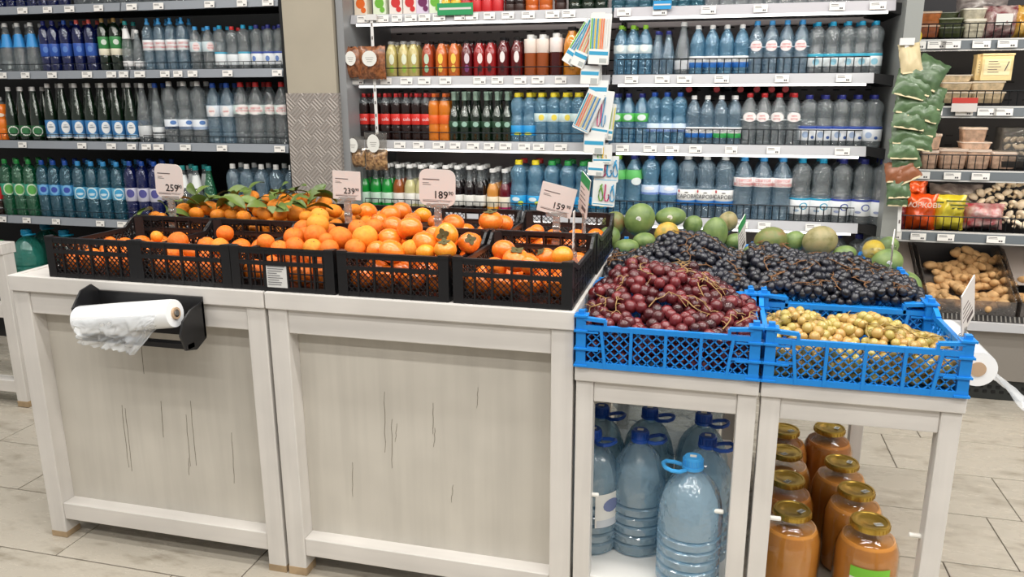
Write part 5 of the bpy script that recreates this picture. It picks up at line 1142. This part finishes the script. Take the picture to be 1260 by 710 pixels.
# ------------------------------------------------------------------ hanging strips in front of the lit shelving
STRIPM = mat('white_strip', (228, 228, 226), .45)
def strip(px0, py0, px1, py1, y, label):
    a, b = at(px0, py0, y=y), at(px1, py1, y=y); t = thing('hanging_strip', label, 'display strip', a)
    put('tape', MB().bar((0, 0, 0), b-a, .016, .002).mesh('tape', STRIPM, False), t); put('clip', MB().box(-.03, .03, -.006, .01, -.012, .018).mesh('clip', mat('clip_white', (226, 226, 224), .4), False), t)
    hk = MB()
    for i in range(9): q = (b-a)*((i+.5)/9); hk.box(q.x-.003, q.x+.003, q.y-.003, q.y-.001, q.z-.008, q.z+.008)
    put('hook_slots', hk.mesh('hook_slots', MATS['grey_ink'], False), t); return t
strip(457, 22, 464, 165, 4.015, 'narrow white hanging strip of snack bags left of the cartons')
BAGC = [((156, 96, 58), (120, 66, 40)), ((172, 110, 66), (130, 78, 46))]
SNACK = mat('dried_fruit_print', (176, 112, 70), .3, c2=(96, 54, 34), nscale=55, coat=.5)
NUTS = mat('nut_mix', (190, 152, 106), .35, c2=(96, 64, 44), nscale=70, coat=.5)
CLEARBAG = pet('clear_bag_film', (226, 224, 220), .2, 1.12, body=.1)
def snack(px, py0, py1, wpx, y, m, label, seed, oval=True, clear_top=0):
    b = at(px, py1, y=y); tpt = at(px, py0, y=y); s = mpp(b); h_ = tpt.z-b.z
    t = thing('snack_bag', label, 'snack bag', b); put('bag', pillow(wpx*s, h_*(1-clear_top), .05, seed).mesh('bag', m, True, 180), t)
    if clear_top: put('clear_top', pillow(wpx*s, h_, .03, seed+1).mesh('clear_top', CLEARBAG, True, 180), t)
    if oval:
        n = 18; mb = MB(); mb.add([(math.cos(2*math.pi*k/n)*wpx*s*.27, -.036, h_*(.62 if not clear_top else .72)+math.sin(2*math.pi*k/n)*h_*.24) for k in range(n)], [tuple(range(n))])
        for q in range(3): mb.box(-wpx*s*(.15-.03*q), wpx*s*(.15-.03*q), -.0365, -.036, h_*(.64-.06*q if not clear_top else .74-.05*q), h_*(.65-.06*q if not clear_top else .75-.05*q), 1)
        put('oval_label', mb.mesh('oval_label', [STK, MATS['grey_ink']], False), t)
snack(459, 57, 97, 36, 3.99, SNACK, 'brown snack bag with white oval hanging below the cartons', 31); snack(436, 58, 95, 26, 4.0, SNACK, 'brown snack bag tucked against the grey end panel', 32)
snack(464, 163, 209, 30, 3.99, NUTS, 'clear bag of nuts hanging under the white strip', 33, clear_top=.45); snack(439, 168, 205, 24, 4.0, NUTS, 'clear bag of nuts beside the grey end panel', 34, clear_top=.45)
# packs of drinking straws
strip(737, 20, 742, 245, 4.0, 'hanging strip carrying packs of coloured drinking straws')
SCOL = [[(120, 200, 60), (40, 150, 200), (230, 200, 70), (240, 130, 70)], [(60, 170, 200), (226, 130, 90), (220, 206, 150), (60, 130, 190)]]
def straws(px, py, wpx, hpx, tilt, y, label, pal, curly=None, seed=0, paperlow=.3, straw=True):
    p = at(px, py, y=y); s = mpp(p); wd, ht = wpx*s, hpx*s; t = thing('straw_pack', label, 'straw pack', p, (0, tilt, 0))
    put('backing', MB().prism(rrect(wd, ht, .004), .003, .0055).mesh('backing', mat('pack_white', (232, 234, 232), .35, coat=.4), False), t)
    rd = random.Random(seed)
    if straw:
        n = max(6, int(wpx/2.6)); ms = [mat('straw_%d_%d_%d' % c, c, .35, coat=.4) for c in pal]+[mat('straw_white', (236, 236, 232), .35)]
        for i in range(n):
            x = -wd*.42+wd*.84*i/(n-1); put('straw', MB().tube([(x, 0, -ht*.46+ht*.05*rd.random()), (x, 0, ht*.40)], wd*.3/n, 6).mesh('straw', ms[(i//2+rd.randint(0, 1)) % len(ms)]), t)
    if curly:
        for k, c in enumerate(curly):
            q = MB(); x0 = wd*(-.2+.25*k); z0 = -.05*ht
            q.tube([(x0+wd*(.0 if k % 2 else .1), -.003, .36*ht), (x0, -.003, .1*ht), (x0-.02*wd, -.003, -.12*ht), (x0+.03*wd, -.003, -.26*ht), (x0+.12*wd, -.003, -.28*ht), (x0+.17*wd, -.003, -.18*ht), (x0+.15*wd, -.003, -.02*ht)]+([(x0+.1*wd, -.003, .2*ht), (x0+.02*wd, -.003, .3*ht)] if k % 2 == 0 else []), wd*.03, 6); put('curly_straw', q.mesh('curly_straw', mat('curl_%d_%d_%d' % c, c, .35)), t)
    lb = MB().box(-wd*.45, wd*.45, -.006, -.004, -ht*.5, -ht*(.5-paperlow), 0).box(-wd*.45, wd*.45, -.0065, -.006, -ht*(.5-paperlow*.6), -ht*(.5-paperlow*.85), 1)
    lb.box(wd*.05, wd*.4, -.0065, -.006, -ht*.47, -ht*(.5-paperlow*.4), 2)
    put('paper_insert', lb.mesh('paper_insert', [mat('insert_white', (238, 238, 234), .45), mat('insert_blue', (60, 160, 200), .45), mat('insert_grey', (180, 186, 184), .45)], False), t)
straws(738, 48, 26, 60, R(3), 3.93, 'top straw pack with upright green and blue straws', SCOL[0], seed=1)
straws(722, 52, 18, 62, R(24), 3.945, 'straw pack fanned to the left behind the top pack', SCOL[1], seed=2); straws(713, 52, 16, 58, R(32), 3.96, 'leftmost fanned straw pack near the top', SCOL[0], seed=3)
straws(726, 92, 24, 22, R(3), 3.95, 'small white straw pack below the top packs', SCOL[0], seed=4, straw=False, paperlow=.8); straws(736, 112, 24, 26, R(2), 3.955, 'white straw pack with grey barcode in the middle', SCOL[1], seed=5, straw=False, paperlow=.8)
straws(724, 137, 22, 50, R(24), 3.93, 'slanted pack of blue and orange straws', SCOL[1], seed=6, paperlow=.06); straws(741, 140, 22, 56, R(8), 3.95, 'white pack with curly straws beside slanted straws', SCOL[1], [(214, 40, 120), (60, 150, 200)], 7, .2, False)
straws(750, 150, 12, 44, R(6), 3.965, 'narrow yellow straw pack at the right edge', [(226, 210, 60), (150, 190, 60)], seed=8)
straws(731, 176, 26, 26, R(2), 3.94, 'white straw pack beneath the slanted straws', SCOL[0], seed=9, straw=False, paperlow=.7); straws(741, 190, 24, 24, R(0), 3.945, 'small pack with green curls', SCOL[0], [(100, 180, 60), (230, 190, 60)], 10, .3, False)
straws(733, 208, 20, 16, R(3), 3.935, 'small barcode pack low on the straw strip', SCOL[0], seed=11, straw=False, paperlow=.7)
straws(746, 208, 30, 32, R(1), 3.955, 'white pack with pink and blue curly straws', SCOL[0], [(190, 60, 110), (40, 150, 200), (60, 160, 210)], 12, .12, False); straws(743, 238, 28, 32, R(3), 3.94, 'lowest curly straw pack with pink and green loops', SCOL[0], [(110, 170, 60), (200, 40, 110), (50, 160, 210)], 13, .12, False)
# strip of green sachets on the end post
strip(1116, 52, 1106, 285, 3.93, 'hanging strip of green sachets on the grey end post')
SACH = mat('green_sachet', (94, 120, 84), .35, c2=(70, 96, 62), nscale=30, coat=.3); SACHB = mat('beige_sachet_top', (206, 190, 150), .45); BRN = mat('brown_sachet', (140, 84, 52), .4, coat=.3)
SA = [(1122, 72, 22, 34, 8, 1), (1135, 88, 34, 34, -28, 0), (1126, 96, 36, 32, -22, 0), (1118, 104, 36, 30, -14, 0), (1136, 118, 40, 26, -12, 0), (1122, 126, 38, 26, -4, 0), (1134, 135, 36, 24, -16, 0), (1118, 146, 36, 24, -8, 0), (1130, 152, 36, 24, -14, 0), (1116, 164, 34, 24, 0, 0), (1126, 172, 34, 22, -10, 0), (1112, 184, 32, 22, 0, 0), (1116, 196, 30, 22, 6, 0), (1104, 212, 24, 22, 6, 2), (1118, 210, 30, 26, 28, 2), (1106, 230, 24, 26, 4, 0), (1104, 246, 22, 14, 0, 0)]
for k, (px, py, wp, hp_, tl, c) in enumerate(SA):
    y = 3.90-.006*(k % 4); p = at(px, py+hp_/2, y=y); s = mpp(p)
    t = thing('sachet', f"{('green', 'beige-topped green', 'brown')[c]} sachet, {ORD[k]} from the top of the hanging strip", 'sachet', p, (R(-22), R(-tl), 0), 'sachets on the end post')
    put('bag', pillow(wp*s*1.12, hp_*s*1.1, .04, 60+k, 10, 10, .6).mesh('bag', {0: SACH, 1: SACHB, 2: BRN}[c], True, 180), t)
    put('crimped_edge', MB().box(-wp*s*.48, wp*s*.48, -.002, .002, -.004, .004).mesh('crimped_edge', SACHB, False), t)
# ------------------------------------------------------------------ vegetable fridge goods
def rbox(w_, d_, z0, z1, k0, k1, r=.18, n=4):
    """rounded rectangular loft from scale k0 at z0 to k1 at z1"""
    mb = MB(); base = rrect(w_, d_, min(w_, d_)*r, n); m = len(base); vs = []
    for z, k in ((z0, k0*.94), (z0+(z1-z0)*.06, k0), (z1, k1)): vs += [(x*k, y*k, z) for x, y in base]
    fs = [tuple(reversed(range(m))), tuple(2*m+q for q in range(m))]+[(i*m+q, i*m+(q+1) % m, (i+1)*m+(q+1) % m, (i+1)*m+q) for i in range(2) for q in range(m)]
    return mb.add(vs, fs)
TUBM = {}
def tub(px0, px1, py0, py1, y, c, lidc, label, d=.09, c2=None, cream=False):
    a = at((px0+px1)/2, py1, y=y); b = at((px0+px1)/2, py0, y=y); s = mpp(a); wd = (px1-px0)*s; h_ = b.z-a.z
    t = thing('food_tub', label, 'food tub', (a.x, y+d/2, a.z))
    put('body', rbox(wd, d, 0, h_*.86, .86, .97).mesh('body', mat('tub_%d_%d_%d' % c, c, .25, coat=.5, c2=c2 or tuple(int(v*.82) for v in c), nscale=45)), t)
    put('lid', rbox(wd, d, h_*.86, h_, 1.02, 1.0).mesh('lid', mat('lid_%d_%d_%d' % lidc, lidc, .3, alpha=.85 if not cream else 1)), t)
    return t
YV = YR+.06
OR, GRN, CRM = (186, 110, 66), (72, 80, 48), (222, 214, 190)
tub(1130, 1155, 31, 46, YV, (176, 104, 70), (196, 160, 130), 'lower orange salad tub on the fridge top shelf'); tub(1129, 1157, 14, 31, YV, (190, 112, 58), (206, 178, 150), 'upper orange salad tub on the fridge top shelf')
tub(1155, 1185, 33, 46, YV, GRN, (120, 128, 104), 'bottom green olive tub in its stack'); tub(1155, 1184, 22, 33, YV, GRN, (150, 156, 130), 'middle green olive tub in its stack'); tub(1154, 1180, 15, 22, YV+.06, GRN, (110, 116, 96), 'top green olive tub set back')
tub(1186, 1211, 23, 46, YV, CRM, (228, 222, 204), 'lower cream tub beside the purple salad bag', cream=True); tub(1186, 1213, 10, 23, YV, CRM, (232, 228, 212), 'upper cream tub beside the purple salad bag', cream=True)
tub(1122, 1131, 24, 46, YV, (190, 60, 44), (200, 80, 60), 'narrow red tub beside the grey end post', .06)
def vbag(px, py0, py1, wpx, y, m, label, seed, dep=.1, tilt=0, text=None, wr=.5):
    b = at(px, py1, y=y); tp = at(px, py0, y=y); s = mpp(b); t = thing('vegetable_bag', label, 'vegetable bag', (b.x, y+dep/2, b.z), (tilt, 0, 0))
    put('bag', pillow(wpx*s, tp.z-b.z, dep, seed, 14, 14, wr).mesh('bag', m, True, 180), t)
    if text:
        st, sz, fz, c = text; put('lettering', text_mesh(st, sz, mat('bag_print_%d' % c[0], c, .4), None, 0, (tp.z-b.z)*fz), t, (0, -dep*.56-.004, 0))
    return t
vbag(1232, 6, 47, 42, YV, mat('purple_salad_bag', (120, 44, 56), .25, c2=(196, 176, 170), nscale=28, coat=.7), 'shiny bag of purple cabbage salad on the fridge top shelf', 71)
put('white_sticker', MB().box(-.035, .035, -.001, 0, 0, .05).mesh('white_sticker', [STK], False), bpy.data.objects['vegetable_bag'], (0, -.058, .06))
vbag(1258, 6, 47, 22, YV, mat('yellow_salad_bag', (206, 150, 50), .25, c2=(226, 190, 110), nscale=28, coat=.7), 'yellow salad bag at the right photo edge', 72)
vbag(1210, -6, 20, 60, YV+.12, mat('milky_bag', (176, 166, 160), .25, c2=(120, 110, 108), nscale=22, coat=.7), 'crinkled clear bag behind the cream tubs', 73)
BEI = (228, 202, 162)
for i, (a_, b_, c_, d_, nm) in enumerate(((1158, 1195, 113, 127, 'lower left'), (1196, 1235, 113, 127, 'lower right'), (1158, 1195, 101, 113, 'upper left'), (1196, 1235, 100, 113, 'upper right'), (1158, 1195, 92, 101, 'topmost open'))):
    tub(a_, b_, c_, d_, YV, BEI, (206, 192, 172), f'{nm} pale tray of noodles on the second fridge shelf', .1)
tub(1140, 1157, 108, 126, YV+.02, (206, 110, 60), (214, 150, 110), 'orange tub half hidden by the green sachets', .07)
for i, (px0, px1, py0, py1, dy, nm) in enumerate(((1206, 1240, 66, 99, 0, 'front'), (1198, 1210, 67, 99, .03, 'rear'))):
    a_ = at((px0+px1)/2, py1, y=YV+.03+dy); b_ = at((px0+px1)/2, py0, y=YV+.03+dy); s = mpp(a_); wd = (px1-px0)*s; h_ = b_.z-a_.z
    t = thing('cream_carton', f'{nm} cream carton standing on the noodle trays', 'carton', (a_.x, a_.y, a_.z))
    put('body', MB().box(-wd/2, wd/2, -.02, .04, 0, h_*.94).mesh('body', mat('cream_card', (226, 204, 150), .5), False), t); put('top', MB().box(-wd*.52, wd*.52, -.024, .044, h_*.94, h_).mesh('top', mat('cream_card_top', (214, 190, 140), .5), False), t)
    lm = MB().box(-wd*.42, wd*.42, -.021, -.02, h_*.2, h_*.8, 0)
    for q in range(5): lm.box(-wd*.3, wd*(.0+.06*(q % 3)), -.0218, -.021, h_*(.70-.1*q), h_*(.72-.1*q), 1)
    lm.bar((wd*.25, -.0214, h_*.35), (wd*.36, -.0214, h_*.7), .004, .001, mi=1)
    put('paper_label', lm.mesh('paper_label', [mat('cream_label', (234, 222, 180), .5), MATS['grey_ink']], False), t)
PK1 = (232, 192, 164)
for a_, b_, c_, d_, nm in ((1133, 1153, 185, 208, 'lower left'), (1155, 1188, 183, 208, 'lower middle'), (1189, 1217, 184, 208, 'lower right-middle'), (1219, 1250, 187, 208, 'lower right'), (1130, 1157, 165, 184, 'upper left'), (1185, 1213, 157, 176, 'topmost'), (1184, 1219, 175, 184, 'flat upper right')):
    tub(a_, b_, c_, d_, YV, PK1, (226, 206, 190), f'{nm} pinkish pickle tub on the third fridge shelf', .1)
# mushrooms
MU = mat('mushroom_white', (242, 230, 210), .6, c2=(228, 210, 182), nscale=40); MUS = mat('mushroom_stem', (214, 196, 166), .7)
muc = MB().lathe([(.25, -.1), (.75, -.15), (1, .05), (.95, .35), (.7, .65), (.35, .8), (.01, .84)], 14).mesh('cap', MU, True, 180); mus = MB().lathe([(.3, -.1), (.32, -.5), (.36, -.8), (.3, -.85)], 10).mesh('stem', MUS)
MSH = [(1197, 243, 9), (1206, 238, 10), (1216, 236, 9), (1225, 232, 9), (1232, 226, 10), (1243, 227, 11), (1254, 225, 11), (1240, 238, 10), (1251, 240, 11), (1229, 243, 10), (1219, 247, 10), (1258, 252, 11), (1246, 252, 10), (1234, 254, 10), (1243, 265, 10), (1256, 265, 11), (1250, 276, 10), (1237, 271, 9), (1260, 278, 10), (1208, 249, 9), (1262, 238, 10)]
for k, (px, py, pr) in enumerate(sorted(MSH)):
    y = YV+.05+(285-py)*.0022; p = at(px, py, y=y); s = mpp(p)*pr*.62
    t = thing('mushroom', f'white mushroom in the loose heap, {ORD[k]} from the left', 'mushroom', p, (random.uniform(.2, 1.2), random.uniform(-.6, .6), random.uniform(0, 6)), 'loose mushrooms'); t.scale = (s, s, s); put('cap', muc, t); put('stem', mus, t)
MSH2 = [(1240+8*(k % 3), 172+9*(k//3), 7) for k in range(9)]
for k, (px, py, pr) in enumerate(sorted(MSH2)):
    p = at(px, py, y=YV+.07); s = mpp(p)*pr*.62; t = thing('mushroom', f'packed white mushroom on the third shelf, {ORD[k]} from the left', 'mushroom', p, (.9, 0, random.uniform(0, 6)), 'packed mushrooms'); t.scale = (s, s, s); put('cap', muc, t)
p = at(1250, 206, y=YV+.02); t = thing('mushroom_box', 'clear box of mushrooms at the right end of the third shelf', 'box', (p.x, p.y+.05, p.z)); put('tray', rbox(.17, .14, 0, .03, .95, 1).mesh('tray', mat('dark_tray', (40, 36, 34), .4)), t); put('clear_lid', rbox(.17, .14, .03, .19, 1, .97).mesh('clear_lid', CLEARBAG), t)
vbag(1100, 248, 284, 26, YV-.02, mat('beet_bag', (96, 34, 44), .25, c2=(130, 60, 66), nscale=25, coat=.7), 'dark red beet bag beside the orange carrot bag', 74, .08)
vbag(1132, 240, 284, 38, YV-.01, mat('carrot_bag', (236, 96, 30), .25, c2=(206, 72, 20), nscale=14, coat=.7), 'orange carrot bag with printed lettering', 75, .1, text=('МОРКОВЬ', .034, .72, (244, 224, 206)))
vbag(1126, 219, 246, 30, YV+.07, MATS['carrot_bag'], 'orange carrot bag lying behind the lettered one', 76, .1)
vbag(1167, 241, 284, 38, YV, mat('yellow_bag', (222, 206, 60), .25, c2=(206, 190, 50), nscale=14, coat=.7), 'yellow vegetable bag with dark green print', 77, .1)
yb = MB()
for q, (a_, b_, c_) in enumerate(((-.03, .075, .148), (-.075, -.04, .140), (-.01, .07, .128), (.0, .055, .112))): yb.box(a_, b_, -.0012, 0, c_, c_+.008)
put('print', yb.mesh('print', mat('bag_green_ink', (92, 100, 40), .4), False), [o_ for o_ in bpy.data.objects if o_.get('label', '').startswith('yellow vegetable')][0], (0, -.058, 0))
vbag(1212, 252, 284, 46, YV, mat('radish_bag', (196, 170, 166), .22, c2=(170, 60, 70), nscale=22, coat=.8), 'clear bag of red radishes below the mushrooms', 78, .12)
vbag(1176, 228, 262, 60, YV+.14, MATS['milky_bag'], 'crinkled clear bag behind the yellow bag', 79, .12)
# ginger in clear bins
GIN = mat('ginger_skin', (210, 172, 122), .7, c2=(182, 142, 94), nscale=22, bump=.3, bscale=60)
def ginger_mesh(seed):
    rd = random.Random(seed); mb = MB(); x = 0
    for i in range(rd.randint(3, 5)):
        mb.ball((x, rd.uniform(-.008, .008), rd.uniform(-.006, .006)), (rd.uniform(.026, .038), rd.uniform(.018, .024), rd.uniform(.017, .023)), 12, 8, rot=Matrix.Rotation(rd.uniform(-.5, .5), 3, 'Z'))
        if rd.random() < .8:
            sg = rd.choice((-1, 1)); a_ = rd.uniform(.9, 1.5)*sg; mb.ball((x+math.cos(a_)*.025, math.sin(a_)*.03, rd.uniform(0, .012)), (.026, .016, .016), 10, 7, rot=Matrix.Rotation(a_, 3, 'Z'))
        x += rd.uniform(.034, .046)
    mb.v = [(a_-x/2, b_, c_) for a_, b_, c_ in mb.v]; return mb.mesh('root', GIN, True, 180)
GMS = [ginger_mesh(s) for s in range(6)]
GN = [(1150, 352), (1165, 340), (1160, 365), (1178, 350), (1180, 372), (1190, 335), (1195, 320), (1205, 315), (1187, 322), (1200, 345), (1198, 362), (1212, 352), (1222, 340), (1215, 330), (1225, 362), (1235, 355), (1240, 368), (1208, 372), (1146, 366), (1171, 328), (1182, 338), (1216, 320), (1228, 374), (1156, 376), (1192, 376)]
for k, (px, py) in enumerate(sorted(GN)):
    y = 4.245+(382-py)*.0058; p = at(px, py, y=y); t = thing('ginger_root', f'knobbly ginger root in the clear bin, {ORD[k]} from the left', 'ginger', p, (random.uniform(-.4, .6), random.uniform(-.5, .5), random.uniform(-.6, .6)), 'ginger in the bin'); t.scale = (1.15, 1.15, 1.15)
    put('root', GMS[k % 6], t)
BINM = pet('bin_acrylic', (206, 200, 196), .2, 1.1, body=.10)
GX = at(1140, 380, y=4.21).x, at(1249, 385, y=4.21).x
for nm, x0, x1 in (('clear acrylic bin holding the ginger roots', GX[0], GX[1]), ('empty clear acrylic bin left of the ginger', max(.875, GX[0]-.5), GX[0]-.02), ('clear acrylic bin right of the ginger', GX[1]+.02, GX[1]+.5)):
    t = thing('produce_bin', nm, 'bin', ((x0+x1)/2, 4.215, .407)); hw = (x1-x0)/2
    put('front', MB().box(-hw, hw, -.012, -.008, 0, .10).mesh('front', BINM, False), t); put('bottom', MB().box(-hw, hw, -.008, .44, 0, .004).mesh('bottom', mat('bin_floor', (90, 86, 84), .5), False), t)
    for sx in (-hw, hw-.004):
        mb = MB(); mb.add([(sx, -.008, 0), (sx, .44, 0), (sx, .44, .30), (sx, .34, .30), (sx, -.008, .10)]+[(sx+.004, -.008, 0), (sx+.004, .44, 0), (sx+.004, .44, .30), (sx+.004, .34, .30), (sx+.004, -.008, .10)], [(0, 1, 2, 3, 4), (9, 8, 7, 6, 5), (0, 5, 6, 1), (1, 6, 7, 2), (2, 7, 8, 3), (3, 8, 9, 4), (4, 9, 5, 0)])
        put('side', mb.mesh('side', BINM, False), t)
    q0, q1 = (.012, .16) if 'ginger roots' in nm else (.15, .30)
    put('liner', MB().add([(-hw+.006, .16, q0), (hw-.006, .16, q0), (hw-.006, .42, q1), (-hw+.006, .42, q1), (-hw+.006, .16, q0+.004), (hw-.006, .16, q0+.004), (hw-.006, .42, q1+.004), (-hw+.006, .42, q1+.004)], [(0, 1, 2, 3), (7, 6, 5, 4), (0, 4, 5, 1), (2, 6, 7, 3)]).mesh('liner', mat('grey_liner', (150, 142, 138), .6), False), t)
# smiling round badge and orange tag on the fridge top rail
p = at(1123, 45, y=4.2); t = thing('round_badge', 'round yellow badge beside the grey end post', 'badge', p); put('disc', lathe_x([(.001, 0), (.04, 0), (.04, .004), (.001, .004)]).mesh('disc', mat('badge_yellow', (228, 206, 50), .4)), t, rot=(0, 0, R(90)))
put('ring', MB().box(-.02, .02, -.0066, -.0042, -.012, .012).mesh('ring', mat('badge_green', (96, 150, 60), .4), False), t)
p = at(1187, 127, y=4.24); t = thing('red_tag', 'red topped promotion tag on the second fridge shelf', 'price tag', p); put('card', MB().box(-.055, .055, -.001, .001, -.04, .025).mesh('card', CARD, False), t); put('header', MB().box(-.055, .055, -.002, -.001, .0, .025).mesh('header', mat('red_header', (196, 62, 52), .5), False), t)
# promotion cards on the upper rail of the lit shelving
for px, py, wp, hp_, c, nm in ((560, 11, 46, 14, (40, 150, 90), 'green promotion card on the top rail over the juices'), (815, 6, 22, 10, (40, 150, 210), 'blue promotion card on the top rail over the water')):
    p = at(px, py, y=4.025); s = mpp(p); t = thing('promotion_card', nm, 'sign', p); put('card', MB().box(-wp*s/2, wp*s/2, -.001, .001, -hp_*s/2, hp_*s/2).mesh('card', mat('promo_%d' % c[0]+str(c[2]), c, .45), False), t); put('white_band', MB().box(-wp*s*.45, wp*s*.45, -.0016, -.001, -hp_*s*.05, hp_*s*.12).mesh('white_band', CARD, False), t)
# ---------------------------------------------------------------- end
